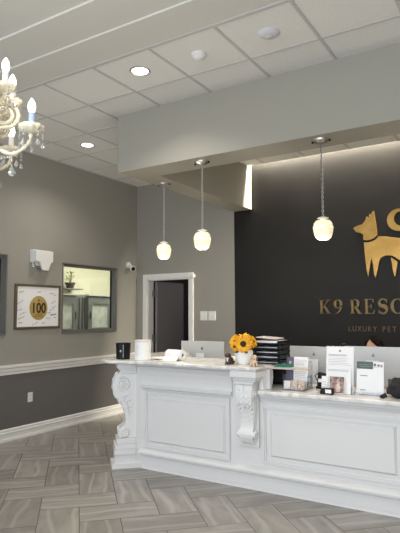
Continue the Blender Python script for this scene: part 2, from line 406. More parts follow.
for (sy,sz) in ((4.49,1.83),(4.48,1.70),(4.47,1.60),(4.50,1.50),(4.49,1.44),(4.53,1.56),(4.78,1.835),(4.72,1.42),(4.86,1.43),(4.94,1.49),(5.0,1.60),(5.04,1.64),(5.03,1.71),(5.0,1.82),(5.05,1.80),(5.03,1.54),(5.05,1.50),(4.95,1.56)):
    L=rs.uniform(.05,.10);sl=rs.uniform(-.1,.5);pts=[]
    for i in range(14):
        u=i/13;pts.append((XL+.014,sy-L/2+L*u,sz+sl*L*(u-.5)+rs.uniform(-.009,.009)))
    MB().tube(pts,.0016 if sz!=1.54 else .004,4).build('signature','ink',t)
# wall dispenser / access unit
t=thing('wall_dispenser',(XL,4.82,2.15),'white plastic wall unit with tapered front above the framed poster','wall unit')
p=MB();p.box((XL,4.62,2.22),(XL+.08,4.92,2.385),.006);p.box((XL,4.66,2.16),(XL+.05,4.90,2.22),.004);p.build('housing','white_plastic',t)
p=MB();p.prism([(XL+.08,y_,z_) for y_,z_ in ((4.625,2.375),(4.915,2.375),(4.915,2.235),(4.88,2.22),(4.86,2.165),(4.84,2.115),(4.75,2.115),(4.73,2.165),(4.70,2.22),(4.625,2.235))],(.04,0,0));p.build('front_cover','white_plastic',t,bev=.008)
p=MB();p.tube([(XL+.05,4.65,2.235),(XL+.05,4.66,2.18),(XL+.06,4.70,2.165),(XL+.075,4.74,2.17)],.007,8);p.build('bracket','dark_metal',t,True)
# corner camera
t=thing('security_camera',(XL,6.60,2.33),'small white security camera on the wall right of the window','camera')
p=MB();p.cyl((XL,6.60,2.33),(XL+.03,6.60,2.33),.05,20);p.tube([(XL+.02,6.6,2.33),(XL+.07,6.59,2.33),(XL+.085,6.58,2.30)],.014);p.build('mount','white_plastic',t,True)
p=MB();p.lathe([(.0001,0),(.035,.004),(.043,.03),(.043,.10),(.038,.108)],(XL+.07,6.62,2.285),20,ax=(.75,-.6,-.25));ca=p.build('camera_body','white_plastic',t,True)
p=MB();p.lathe([(.0001,.108),(.034,.108),(.030,.114),(.0001,.116)],(XL+.07,6.62,2.285),20,ax=(.75,-.6,-.25));p.build('lens','black',ca,True)
# outlet
t=thing('wall_outlet',(XL,4.68,.43),'white power outlet low on the dark grey left wall','outlet')
MB().box((XL,4.642,.425),(XL+.006,4.718,.545),.002).build('cover_plate','white_plastic',t)
for z in (.46,.51):
    s_=MB();s_.box((XL+.006,4.665,z-.014),(XL+.009,4.695,z+.014),.001);so=s_.build('socket','white_plastic',t)
    MB().box((XL+.009,4.672,z-.006),(XL+.0095,4.675,z+.006)).box((XL+.009,4.685,z-.006),(XL+.0095,4.688,z+.006)).build('slot','black',so)
# switches right of door
for i,(xx,lb) in enumerate(((-4.205,'left of two white switch plates right of the dark doorway'),(-4.06,'right of two white switch plates right of the dark doorway'))):
    t=thing('switch_plate',(xx,YB,1.44),lb,'switch','switch plates by the door')
    MB().box((xx-.062,YB-.008,1.44),(xx+.062,YB,1.575),.002).build('cover_plate','white_plastic',t)
    for dx in (-.025,.025):MB().box((xx+dx-.014,YB-.013,1.475),(xx+dx+.014,YB-.008,1.54),.002).build('rocker','white_plastic',t)
t=thing('door_sensor',(DX1+.07,YB,2.10),'small white sensor at the top right corner of the door frame','sensor')
MB().box((DX1+.035,YB-.075,2.09),(DX1+.115,YB-.022,2.15),.01).build('housing','white_plastic',t);MB().box((DX1+.078,YB-.022,2.10),(DX1+.11,YB,2.14),.004).build('mount','white_plastic',t)
# ------------------------------------------------------------------ sign on accent wall
YS=YB
def flat(b,pts,d0,d1):
    b.prism([(x,YS-d0,z) for x,z in pts],(0,d0-d1,0))
t=thing('dog_emblem',(-1.6,YS,1.97),'large gold dog silhouette emblem mounted on the charcoal wall','sign emblem')
head=[(-1.903,2.64),(-1.846,2.667),(-1.786,2.679),(-1.748,2.724),(-1.728,2.779),(-1.704,2.757),(-1.689,2.809),(-1.68,2.779),(-1.655,2.83),(-1.636,2.842),(-1.622,2.748),(-1.609,2.638),(-1.599,2.529),(-1.642,2.489),(-1.69,2.471),(-1.737,2.467),(-1.78,2.48),(-1.78,2.549),(-1.825,2.572),(-1.868,2.585)]
body=[(-1.774,2.446),(-1.722,2.437),(-1.667,2.45),(-1.62,2.473),(-1.586,2.508),(-1.476,2.495),(-1.335,2.465),(-1.16,2.45),(-1.07,2.42),(-1.02,2.33),(-1.03,2.20),(-1.07,2.08),(-1.085,1.985),(-1.10,1.985),(-1.14,2.12),(-1.20,2.20),(-1.29,2.19),(-1.346,2.19),(-1.384,2.223),(-1.439,2.255),(-1.507,2.259),(-1.565,2.234),(-1.589,2.193),(-1.603,2.122),(-1.63,2.016),(-1.645,1.981),(-1.659,2.041),(-1.668,2.149),(-1.681,2.227),(-1.7,2.163),(-1.72,2.056),(-1.731,1.994),(-1.747,2.081),(-1.76,2.202),(-1.768,2.324)]
hind=[(-1.448,2.235),(-1.40,2.20),(-1.366,2.168),(-1.382,2.087),(-1.398,2.006),(-1.412,1.99),(-1.428,2.066),(-1.438,2.149)]
b=MB();flat(b,head,0,.03);b.build('head','gold',t,bev=.003)
b=MB();flat(b,body,0,.03);b.build('body','gold',t,bev=.003)
b=MB();flat(b,hind,0,.028);b.build('hind_leg','gold',t,bev=.003)
# curled crescent above the back
out=[];inn=[]
for i in range(33):
    a=R(62+i*(360-70)/32);out.append((-1.338+.139*math.cos(a),2.697+.139*math.sin(a)))
    inn.append((-1.318+.076*math.cos(a),2.712+.088*math.sin(a)))
b=MB()
rr=[[b._v((p[0],YS-d,p[1])) for p in out] for d in (0,.03)];ri=[[b._v((p[0],YS-d,p[1])) for p in inn] for d in (0,.03)]
for i in range(32):
    b.bm.faces.new([rr[0][i],rr[0][i+1],rr[1][i+1],rr[1][i]]);b.bm.faces.new([ri[0][i],ri[0][i+1],ri[1][i+1],ri[1][i]])
    b.bm.faces.new([rr[1][i],rr[1][i+1],ri[1][i+1],ri[1][i]]);b.bm.faces.new([rr[0][i],rr[0][i+1],ri[0][i+1],ri[0][i]])
for i in (0,32):b.bm.faces.new([rr[0][i],rr[1][i],ri[1][i],ri[0][i]])
b.build('curled_tail','gold',t)
# serif lettering, cap height 1.53-1.715
zb,zt=1.532,1.718;hh=zt-zb
t=thing('sign_lettering',(-2.38,YS,zb),'gold serif lettering K9 RESO on the charcoal wall below the dog','sign lettering')
def rect(b,x0,x1,z0,z1,d=.022):b.box((x0,YS-d,z0),(x1,YS,z1))
def bar(b,p,q,w,d=.022):
    p=Vector((p[0],0,p[1]));q=Vector((q[0],0,q[1]));n=Vector((w/2,0,0))
    b.prism([(p+n+Vector((0,YS,0))),(p-n+Vector((0,YS,0))),(q-n+Vector((0,YS,0))),(q+n+Vector((0,YS,0)))],(0,-d,0))
def arcstroke(b,cx,cz,rx,rz,a0,a1,wf,d=.022,n=26):
    o=[];i_=[]
    for k in range(n+1):
        a=R(a0+(a1-a0)*k/n);w=wf(a);o.append((cx+(rx)*math.cos(a),cz+rz*math.sin(a)));i_.append((cx+(rx-w)*math.cos(a),cz+(rz-min(w,.03)*.75)*math.sin(a)))
    closed=abs(a1-a0)>=359.9
    A=[[b._v((x,YS-e,z)) for x,z in o] for e in (0,d)];B=[[b._v((x,YS-e,z)) for x,z in i_] for e in (0,d)]
    for k in range(n):
        for F in ((A[0],A[1]),(B[0],B[1]),(A[1],B[1]),(A[0],B[0])):b.bm.faces.new([F[0][k],F[0][k+1],F[1][k+1],F[1][k]])
    if not closed:
        for k in (0,n):b.bm.faces.new([A[0][k],A[1][k],B[1][k],B[0][k]])
thick=lambda a:.010+.026*abs(math.cos(a))
sf=.010;st=.032
b=MB();x=-2.384;rect(b,x+.012,x+.012+st,zb,zt);rect(b,x,x+.06,zb,zb+sf);rect(b,x,x+.06,zt-sf,zt)
bar(b,(x+.044,zb+.075),(x+.122,zt-.005),.014);bar(b,(x+.066,zb+.105),(x+.128,zb+.003),.036);rect(b,x+.098,x+.158,zb,zb+sf);rect(b,x+.092,x+.148,zt-sf,zt);b.build('letter','gold_text',t)
b=MB();cx=-2.133;arcstroke(b,cx,zt-.058,.058,.058,0,360,thick);pts=[]
o=[];
for k in range(13):
    u=k/12;a=R(-5-80*u);o.append((cx-.035+.093*math.cos(a),zt-.068+.115*math.sin(a)))
i2=[(x_-.030*(1-.6*i/12),z_+.004) for i,(x_,z_) in enumerate(o)]
flat(b,o+i2[::-1],0,.022);b.build('letter','gold_text',t)
b=MB();x=-1.976;rect(b,x+.014,x+.014+st,zb,zt);rect(b,x,x+.06,zb,zb+sf);rect(b,x,x+.055,zt-sf,zt);rect(b,x+.04,x+.075,zt-.012,zt-.0005,.0215);rect(b,x+.04,x+.075,zb+.082,zb+.094,.0215)
arcstroke(b,x+.072,zt-.0525,.050,.0525,-90,90,thick);bar(b,(x+.070,zb+.088),(x+.122,zb+.003),.038);rect(b,x+.105,x+.155,zb,zb+sf,.0215);b.build('letter','gold_text',t)
b=MB();x=-1.795;rect(b,x+.014,x+.014+st,zb,zt);rect(b,x,x+.115,zb,zb+sf,.0215);rect(b,x,x+.112,zt-sf,zt,.0215);rect(b,x+.04,x+.085,zb+.088,zb+.099,.0215);bar(b,(x+.116,zb),(x+.124,zb+.048),.012);bar(b,(x+.110,zt),(x+.114,zt-.04),.012);rect(b,x+.080,x+.090,zb+.068,zb+.12);b.build('letter','gold_text',t)
b=MB();cx=-1.565;sp=[];
for k in range(33):
    u=k/32;ang=R(35+u*235) if u<.5 else None
top=[(cx+.042*math.cos(R(a)),zt-.047+.044*math.sin(R(a))) for a in range(30,250,14)]
bot=[(cx+.046*math.cos(R(a)),zb+.050+.047*math.sin(R(a))) for a in range(70,-160,-14)]
P=top+bot;n=len(P);L_=[];R_=[]
for i,(x_,z_) in enumerate(P):
    a=Vector(P[min(i+1,n-1)])-Vector(P[max(i-1,0)]);a.normalize();w=.006+.016*math.exp(-((i-n/2)/(n*.17))**2)+ .003
    L_.append((x_-a.y*w,z_+a.x*w));R_.append((x_+a.y*w,z_-a.x*w))
for i in range(n-1):flat(b,[L_[i],L_[i+1],R_[i+1],R_[i]],0,.022)
bar(b,(cx+.044,zt-.003),(cx+.046,zt-.05),.009);bar(b,(cx-.048,zb+.003),(cx-.050,zb+.052),.009);b.build('letter','gold_text',t)
b=MB();arcstroke(b,-1.388,(zb+zt)/2,.086,hh/2+.002,0,360,lambda a:.012+.03*abs(math.cos(a)),n=40);b.build('letter','gold_text',t)
t=thing('sign_tagline',(-2.0,YS,1.305),'small gold lettering LUXURY PET under the large sign letters','sign lettering')
zz=1.308
bx=-2.011
widths={'L':.07,'U':.09,'X':.088,'R':.09,'Y':.086,'P':.085,'E':.082,'T':.08,' ':.07}
tot=sum(widths[c] for c in 'LUXURY PET');sc=(2.011-1.404)/tot
for ch in 'LUXURY PET':
    if ch!=' ':text_mesh('letter',ch,.096,TB(bx,zz,YS-.007),'gold_text',t,.006,'LEFT',.82)
    bx+=widths[ch]*sc

# ------------------------------------------------------------------ reception desk
YD=4.33;P0=Vector((-3.41,4.33,0));e=Vector((-.7071,-.7071,0));nn=Vector((-.7071,.7071,0))
D=Matrix(((e.x,nn.x,0,P0.x),(e.y,nn.y,0,P0.y),(0,0,1,0),(0,0,0,1)))   # local (out, across, up)
C2=Matrix(((0,1,0,0),(-1,0,0,YD),(0,0,1,0),(0,0,0,1)))                  # local (out=-y, across=+x, up)
DR=.35  # right end of the desk
desk=thing('reception_desk',(-1.9,4.5,0),'long white panelled reception desk with carved corbels on the tile floor','reception desk')
b=MB();cw=.22
q=P0+nn*cw
# upper (left) carcass: front, chamfer, return
b.prism([(P0.x,YD,.0),(-2.07,YD,.0),(-2.07,YD+.10,.0),(P0.x+.04,YD+.10,0),(q.x+.10,q.y+.02,0),(q.x+.10,5.35,0),(q.x,5.35,0),(q.x,q.y,0)],(0,0,1.05))
b.build('left_body','desk',desk)
b=MB();b.box((-2.07,YD,0),(DR,YD+.10,.835));b.box((DR-.03,YD+.1,0),(DR,5.1,.835));b.box((-2.07,YD+.5,.80),(DR-.03,4.92,.835));b.build('right_body','desk',desk)
def strip(b,x0,x1,z0,z1,d,y=YD):b.box((x0,y-d,z0),(x1,y,z1))
def rpanel(b,x0,x1,z0,z1,iz=None):
    """raised moulding frame + field"""
    w=.030
    for a,c,dd in ((0,.016,.022),(.016,w,.014)):
        strip(b,x0+a,x1-a,z0+a,z0+c,dd);strip(b,x0+a,x1-a,z1-c,z1-a,dd);strip(b,x0+a,x0+c,z0+c,z1-c,dd);strip(b,x1-c,x1-a,z0+c,z1-c,dd)
def field(b,x0,x1,z0,z1):
    d=.022;i=.018
    o=[(x0,YD,z0),(x1,YD,z0),(x1,YD,z1),(x0,YD,z1)];f=[(x0+i,YD-d,z0+i),(x1-i,YD-d,z0+i),(x1-i,YD-d,z1-i),(x0+i,YD-d,z1-i)]
    A=b.ring(o);F=b.ring(f);b.bridge(A,F);b.bm.faces.new(F)
b=MB();rpanel(b,-3.365,-2.385,.215,.765);field(b,-3.315,-2.435,.265,.70);b.build('raised_panel','desk',desk,bev=.003)
b=MB();rpanel(b,-2.055,-.86,.235,.735);field(b,-1.985,-.925,.30,.675);b.build('raised_panel','desk',desk,bev=.003)
b=MB();rpanel(b,-.80,.28,.235,.735);field(b,-.73,.21,.30,.675);b.build('raised_panel','desk',desk,bev=.003)
# frieze and mouldings
pr=[(0,.778),(.020,.778),(.024,.79),(.012,.792),(.012,.797),(.042,.80),(.046,.815),(.030,.826),(.010,.828),(.010,.86),(.016,.92),(.030,.97),(.050,1.0),(.052,1.012),(.036,1.014),(.036,1.022),(.066,1.024),(.070,1.05),(0,1.05)]
b=MB();profy(b,YD,-3.41,-2.36,pr);b.build('frieze_moulding','desk',desk)
b=MB();profy(b,YD,-2.07,DR,[(0,.755),(.010,.755),(.016,.775),(.034,.795),(.036,.802),(.022,.804),(.022,.810),(.044,.812),(.046,.835),(0,.835)]);b.build('cornice_moulding','desk',desk)
# base ledge and plinth
b=MB();profy(b,YD,-3.41,DR,[(0,.135),(.035,.135),(.055,.145),(.058,.165),(.045,.18),(.025,.19),(0,.20)]);b.build('base_moulding','desk',desk)
b=MB();profy(b,YD,-3.41,DR,[(0,0),(.028,0),(.026,.02),(.012,.03),(.010,.135),(0,.135)]);b.build('plinth','desk',desk)
# backing panel behind the middle corbel
b=MB();b.box((-2.295,YD-.032,.365),(-2.085,YD,1.05),.004);b.build('backing_panel','desk',desk)
b=MB();b.box((-2.07,YD-.04,.872),(-2.035,4.43,1.05));b.build('end_panel','desk',desk)
# right end inner bracket
b=MB();pf=[(4.36,1.05),(4.36,.87),(4.40,.87),(4.40,.89),(4.42,.92),(4.435,.97),(4.43,1.02),(4.42,1.05)]
b.prism([(-2.035,y_,z_+(.002 if z_<.88 else 0)) for y_,z_ in pf],(.035,0,0));b.build('end_bracket','desk',desk)
# corbel ---------------------------------------------------------------
def spiral(b,cx,cz,r,side,T,turns=2.1,a0=90,w=.011,sgn=1,flip=False):
    pts=[];n=44
    for i in range(n):
        u=i/(n-1);a=R(a0)+sgn*turns*2*math.pi*u;q_=r*(1-.84*u);pts.append((cx+q_*math.cos(a),side,cz+q_*math.sin(a)))
    b.tube(pts,[w*(1-.35*i/n) for i in range(n)],6);b.sph((cx,side,cz),r*.26,10,6,sc=(1,.7,1))
def corbel(parent,T,y0,y1,zf,name='corbel',base=False,es=1.0,eo=.06,taper=False):
    prof=[(.237,.937),(.262,.925),(.283,.890),(.297,.845),(.298,.805),(.290,.745),(.272,.710),(.247,.685),(.210,.655),(.197,.614),(.182,.570),(.170,.530),(.166,.490),(.168,.450),(.178,.424),(.207,.402),(.230,.380),(.240,.350),(.238,.325),(.222,.298)]
    add=eo if base else 0
    E_=lambda u:max(u-eo,0)*es+add
    ym=(y0+y1)/2;hw0=abs(y1-y0)/2
    HW=lambda z:hw0*(1-(.26*min(1,max(0,(.93-z)/.40)) if taper else 0))
    k=(zf(.937)-zf(.29))/.647
    b=MB(T);pp=[(0,.937)]+[(E_(u),z) for u,z in prof]+[(0,.298)]
    A=b.ring([(u,ym-HW(z),zf(z)) for u,z in pp]);B=b.ring([(u,ym+HW(z),zf(z)) for u,z in pp])
    b.bm.faces.new(A);b.bm.faces.new(B[::-1]);b.bridge(A,B)
    b.bm.normal_update();bmesh.ops.triangulate(b.bm,faces=[f for f in b.bm.faces if len(f.verts)>4],ngon_method='EAR_CLIP')
    o=b.build(name,'corbel',parent,bev=.004)
    for sg in (-1,1):
        m=MB(T);spiral(m,E_(.195)+.004,zf(.83),.070*min(k,1)*(es**.5),ym+sg*HW(.83),T,a0=60,w=.0135*(es**.3));m.build('upper_volute','corbel',o,True,angle=60)
        m=MB(T);spiral(m,E_(.182),zf(.352),.046*k*(es**.4),ym+sg*(HW(.352)+.017),T,a0=100,turns=2.0,w=.011);m.build('lower_volute','corbel',o,True,angle=60)
        pts=[(E_(u),ym+sg*HW(z),zf(z)) for u,z in ((.24,.72),(.20,.70),(.175,.665),(.155,.62),(.14,.57),(.135,.51))]
        m=MB(T);m.tube(pts,[.006,.010,.013,.013,.010,.005],8)
        for u,z,rr_,an in ((.195,.665,.020,.9),(.165,.72,.024,.3),(.135,.665,.022,.6),(.12,.61,.019,.9),(.17,.60,.016,1.2),(.12,.555,.016,1.1)):
            m.sph((E_(u),ym+sg*HW(z),zf(z)),rr_*k,10,6,sc=(1.25,.55,.55),T=Matrix.Rotation(an,4,'Y'))
        m.build('leaf_carving','corbel',o,True,angle=60)
    m=MB(T)
    for i,(ex,ez) in enumerate(((.250,.915),(.276,.865),(.284,.80),(.268,.735),(.232,.68),(.192,.63),(.170,.575),(.158,.52))):
        s_=(1-.05*i)*HW(ez)/.08
        for sx in (-1,1):
            m.sph((E_(ex),ym+sx*HW(ez)*.42,zf(ez)),.027*k*s_,10,6,sc=(.75,1.2,.70),T=Matrix.Rotation(sx*.6,4,'X'))
        m.sph((E_(ex)+.004,ym,zf(ez)),.016*k*s_,8,5,sc=(1.3,.7,2.1))
        for sx in (-1,1):
            m.sph((E_(ex-.004),ym+sx*HW(ez)*.78,zf(ez-.025)),.015*k,8,5,sc=(1.1,.9,1.3))
            m.tube([(E_(ex)+.004,ym+sx*HW(ez)*.12,zf(ez-.03)),(E_(ex)+.010,ym+sx*HW(ez)*.4,zf(ez-.008)),(E_(ex)+.004,ym+sx*HW(ez)*.66,zf(ez+.012))],[.003,.0055,.003],6)
    m.build('acanthus_carving','corbel',o,True,angle=60)
    m=MB(T);rc=.048*k*(es**.5);hw=HW(.352)
    m.cyl((E_(.192),ym-hw-.017,zf(.352)),(E_(.192),ym+hw+.017,zf(.352)),rc,24)
    for i in range(5):m.sph((E_(.192)+rc*.75,ym+hw*(2*(i+.5)/5-1),zf(.352)+rc*.2),rc*.42,8,6,sc=(.8,.75,1.4))
    m.build('scroll_roll','corbel',o,True,angle=50)
    return o
# left corner pilaster with free standing corbel
b=MB(D);b.box((0,0,0),(.06,cw,1.05));b.build('pilaster','desk',desk)
corbel(desk,D,.02,.19,lambda z:z,'corbel',base=True)
b=MB(D)
for u,z0,z1 in ((.256,.245,.296),(.246,.238,.245),(.272,.195,.238),(.262,.188,.195),(.278,.140,.188),(.264,.130,.140),(.272,.052,.130),(.30,.0,.055)):
    b.box((.062 if u<.29 else 0,(-.016+(.278-u)*.4) if z1>.13 and z1<.297 else (-.001 if u<.29 else -.012),z0),(u,.215 if u<.29 else .23,z1),.003)
b.build('corbel_pedestal','desk',desk)
b=MB(D)
for u,z0,z1,w_ in ((.236,.937,.955,.0),(.226,.955,.975,.0),(.236,.975,.992,.004),(.255,.992,1.05,.012)):
    b.box((.062,-w_,z0),(u,.21+w_,z1),.004)
b.build('corbel_cap','desk',desk)
# middle corbel
corbel(desk,C2,-2.258,-2.088,lambda z:.44+(z-.29)*(.925-.44)/.647,'corbel',es=.50,eo=.0,taper=True)
b=MB(C2)
b.box((0,-2.272,.925),(.150,-2.075,.945),.004);b.box((0,-2.264,.945),(.138,-2.06,.962),.004);b.box((0,-2.276,.962),(.160,-2.05,.985),.006);b.box((0,-2.288,.985),(.19,-2.03,1.05),.006)
b.build('corbel_cap','desk',desk)
b=MB(C2);b.prism([(0,-2.245,.45),(.085,-2.245,.45),(.080,-2.24,.42),(.055,-2.235,.395),(0,-2.23,.385)],(0,.125,0));b.build('corbel_drop','corbel',desk,bev=.01)

# countertops
def slab(name,pts,z0,z1,label):
    b=MB();b.prism([(x,y,z0) for x,y in pts],(0,0,z1-z0));o=b.build(name,'marble',bev=.008);tag(o,label,'countertop');return o
lt=[(-2.02,4.12),(-3.32,4.12),(-3.46,4.09),(-3.58,4.04),(-3.66,4.04),(-3.74,4.09),(-3.80,4.20),(-3.83,4.34),(-3.84,4.50),(-3.84,5.35),(-3.50,5.35),(-3.46,4.80),(-2.02,4.78)]
slab('countertop',lt,1.05,1.08,'raised pale marble countertop with rounded left end on the white desk')
slab('countertop',[(-2.07,4.245),(DR+.03,4.245),(DR+.03,4.90),(-2.70,4.90),(-2.70,4.432),(-2.07,4.432)],.835,.87,'lower pale marble countertop on the right half of the desk')
tag(MB().box((-2.02,4.345,1.055),(-1.635,4.425,1.072),.003).build('ledge_shelf','ledge'),'thin pale ledge running right from the raised countertop end','shelf')
# staff worktop behind the desk
t=thing('staff_worktop',(-1.5,5.3,0),'pale staff work surface behind the reception desk carrying the computers','worktop')
MB().box((-3.72,5.0,.715),(.3,5.72,.75),.004).build('tabletop','desk_in',t)
for x_ in (-3.6,-2.6,-1.95,.2):MB().box((x_-.02,5.05,0),(x_+.02,5.65,.715)).build('leg','desk_in',t)

# ------------------------------------------------------------------ computers
def imac(x,y,w,label,rz=0,top=1.215):
    t=thing('desktop_computer',(x,y,.75),label,'computer','silver computers on the staff worktop',rz)
    h=.37*w/.56;L=world(t)
    zt=top-.75
    b=MB(L);b.box((-w/2,-.006,zt-h),(w/2,.010,zt),.004);b.build('screen_case','silver',t)
    b=MB(L);b.box((-w/2+.012,.0102,zt-h+.03),(w/2-.012,.0112,zt-.012));b.build('screen','black',t)
    b=MB(L);b.box((-.055,-.05,zt-h*.62),(.055,-.006,zt-h*.55),.004);b.prism([(-.055,-.045,zt-h*.35),(-.055,-.051,zt-h*.35),(-.055,-.105,.006),(-.055,-.105,0),(-.055,.07,0),(-.055,.07,.006),(-.055,-.098,.006)],(.11,0,0));b.build('stand','stand',t)
    b=MB(L);b.sph((0,-.0065,zt-h*.22),.014*w/.56,16,10,sc=(1,.15,1.1));b.sph((.006,-.0065,zt-h*.22+.02),.005,8,6,sc=(.6,.2,1.2),T=Matrix.Rotation(.5,4,'Y'));b.build('emblem','silver_dark',t,True)
    return t
imac(-3.35,5.40,.60,'silver computer back above the left counter, beside the sunflowers')
imac(-1.86,5.12,.53,'silver computer back behind the brochure stands, left one of two',R(2),1.212)
imac(-1.30,5.20,.56,'silver computer back behind the green-topped sign, right one of two',R(3),1.222)
t=thing('webcam',(-1.58,5.19,1.222),'tiny black webcam clipped on top edge of the right computers','webcam')
MB().box((-1.60,5.17,1.22),(-1.56,5.215,1.245),.005).build('housing','black',t);MB().cyl((-1.58,5.215,1.233),(-1.58,5.222,1.233),.006,10).build('lens','chrome',t)

# ------------------------------------------------------------------ counter items (left)
ZT=1.08
t=thing('cup',(-3.60,4.25,ZT),'black drinking cup with thin white line at left end of counter','cup')
b=MB();b.lathe([(.0001,ZT),(.066,ZT),(.071,ZT+.004),(.077,ZT+.165),(.072,ZT+.165),(.066,ZT+.01),(.0001,ZT+.01)],(-3.60,4.25,0),32);b.build('body','black',t,True)
b=MB();ang=R(-50)
for z0,z1 in ((.02,.15),):b.cyl((-3.60+.0735*math.cos(ang),4.25+.0735*math.sin(ang),ZT+z0),(-3.60+.0775*math.cos(ang),4.25+.0775*math.sin(ang),ZT+z1),.0016,6)
b.build('white_line','paper',t)
b=MB();a2=R(-72);b.sph((-3.60+.073*math.cos(a2),4.25+.073*math.sin(a2),ZT+.085),.012,10,8,sc=(1,.3,1.2),T=Matrix.Rotation(a2+math.pi/2,4,'Z'));b.build('emblem','silver_dark',t,True)
t=thing('tumbler',(-3.36,4.27,ZT),'tall white canister with pale pink lid beside the black cup','canister')
c0=(-3.36,4.27,0)
b=MB();b.lathe([(.0001,ZT),(.078,ZT),(.083,ZT+.005),(.085,ZT+.185),(.0001,ZT+.185)],c0,32);b.build('body','ceramic',t,True)
b=MB();b.lathe([(.086,ZT+.183),(.088,ZT+.185),(.088,ZT+.197),(.083,ZT+.201),(.0001,ZT+.202)],c0,32);b.build('lid','pink',t,True)
for i,(zz,w_) in enumerate(((.14,.05),(.12,.03),(.085,.06),(.055,.03))):
    b=MB()
    for k_ in range(6):
        a=R(-95+ (k_-2.5)*w_*100);b.sph((c0[0]+.0848*math.cos(a),c0[1]+.0848*math.sin(a),ZT+zz+.004*math.sin(k_*2)),.004,6,4,sc=(1,1,.8))
    b.build('printed_line','pink',t,True)
# paper stack + towel roll
t=thing('paper_stack',(-3.27,4.48,ZT),'loose white papers fanned on the counter left of the paper roll','papers')
for i in range(4):
    L=Matrix.Translation((-3.27,4.46,ZT+.003+i*.003))@Matrix.Rotation(R(10-14*i),4,'Z')
    MB(L).box((-.13,-.09,0),(.13,.09,.002)).build('sheet','paper',t)
t=thing('paper_roll',(-3.06,4.42,ZT),'white paper roll lying on its side on the left counter','paper roll')
b=MB();L=Matrix.Translation((-3.06,4.42,ZT+.052))@Matrix.Rotation(R(-12),4,'Z')
b.T=L;b.lathe([(.018,-.105),(.050,-.105),(.052,-.10),(.052,.10),(.050,.105),(.018,.105),(.018,-.105)],n=32,cap=False,ax=(1,0,0));b.build('roll','paper',t,True)
b=MB(L);b.lathe([(.014,-.106),(.018,-.106),(.018,.106),(.014,.106),(.014,-.106)],n=20,cap=False,ax=(1,0,0));b.build('core','desk_in',t,True)
b=MB(L);b.prism([(-.10,-.048,-.01),(-.10,-.052,-.01),(-.10,-.085,-.048),(-.10,-.12,-.050),(-.10,-.12,-.0515),(-.10,-.08,-.0515)],(.20,0,0));b.build('loose_sheet','paper',t)
# vase and sunflowers
VX,VY=-2.255,4.36
t=thing('vase',(VX,VY,ZT),'rounded white ceramic vase holding sunflowers on raised countertop','vase')
b=MB();b.lathe([(.0001,ZT),(.042,ZT),(.055,ZT+.015),(.078,ZT+.06),(.086,ZT+.09),(.084,ZT+.115),(.078,ZT+.13),(.080,ZT+.133),(.074,ZT+.133),(.074,ZT+.11),(.0001,ZT+.04)],(VX,VY,0),36);b.build('body','ceramic',t,True)
def sunflower(c,d,r,label,seedr=.36):
    c=Vector(c);d=Vector(d).normalized()
    t=thing('sunflower',c,label,'flower','sunflowers in the white vase')
    Q=Matrix.Translation(c)@Vector((0,0,1)).rotation_difference(d).to_matrix().to_4x4()
    rn=random.Random(int(c.x*1e4)&999)
    for layer,(n,tilt,rs_) in enumerate(((17,.10,1.0),(15,.38,.86))):
        b=MB(Q)
        for i in range(n):
            a=2*math.pi*(i+.5*layer)/n+rn.uniform(-.09,.09);L=r*rs_*rn.uniform(.92,1.08);w=L*.17;tt=tilt+rn.uniform(-.12,.14)
            ca,sa=math.cos(a),math.sin(a)
            def pt(u,v,h=0):
                rr_=r*seedr*.7+(L-r*seedr*.7)*u;z=math.sin(tt)*rr_-.010*u*u+h
                return (ca*rr_*math.cos(tt)-sa*v,sa*rr_*math.cos(tt)+ca*v,z)
            ls=[(0,.5),(.3,.95),(.6,1),(.85,.6),(1,.06)]
            left=[b._v(pt(u,-w*k_,.002)) for u,k_ in ls];mid=[b._v(pt(u,0,-.003)) for u,k_ in ls];right=[b._v(pt(u,w*k_,.002)) for u,k_ in ls];und=[b._v(pt(u,0,-.006)) for u,k_ in ls]
            for A,B in ((left,mid),(mid,right),(right,und),(und,left)):
                for j in range(4):b.bm.faces.new([A[j],A[j+1],B[j+1],B[j]])
        b.build('petals','petal',t,True,angle=60)
    b=MB(Q);b.lathe([(r*seedr,-.004),(r*seedr,.006),(r*seedr*.8,.014),(r*seedr*.4,.012),(.0001,.010)],n=24);b.build('seed_head','seed',t,True)
    b=MB();s0=Vector((VX+(c.x-VX)*.25,VY+(c.y-VY)*.25,ZT+.06));b.tube([s0,(s0+c)/2+Vector((0,0,.01)),c-d*.004],.005,8);b.build('stem','leaf',t,True)
sunflower((VX+.040,VY-.085,ZT+.190),(.40,-1,.12),.084,'front sunflower with dark brown centre facing the room, in the vase',.38)
sunflower((VX-.070,VY-.045,ZT+.205),(-.35,-.9,.25),.072,'sunflower leaning left out of the white vase',.2)
sunflower((VX-.01,VY+.01,ZT+.245),(0,-.35,1),.072,'topmost sunflower pointing up out of the white vase',.2)
sunflower((VX+.080,VY+.03,ZT+.205),(.9,-.1,.3),.060,'sunflower leaning right towards the black letter tray',.2)
sunflower((VX-.045,VY-.09,ZT+.165),(-.45,-.9,-.15),.055,'small low sunflower drooping at lower left of the vase rim',.2)
b=MB()
for an,L_ in ((-1.9,.07),(-.9,.06),(2.2,.07),(.6,.06)):
    c=Vector((VX+.05*math.cos(an),VY+.05*math.sin(an),ZT+.12));b.sph(c+Vector((.03*math.cos(an),.03*math.sin(an),.0)),.03,10,6,sc=(1,.7,.2),T=Matrix.Rotation(an,4,'Z')@Matrix.Rotation(.5,4,'Y'))
b.build('foliage','leaf',t,True)
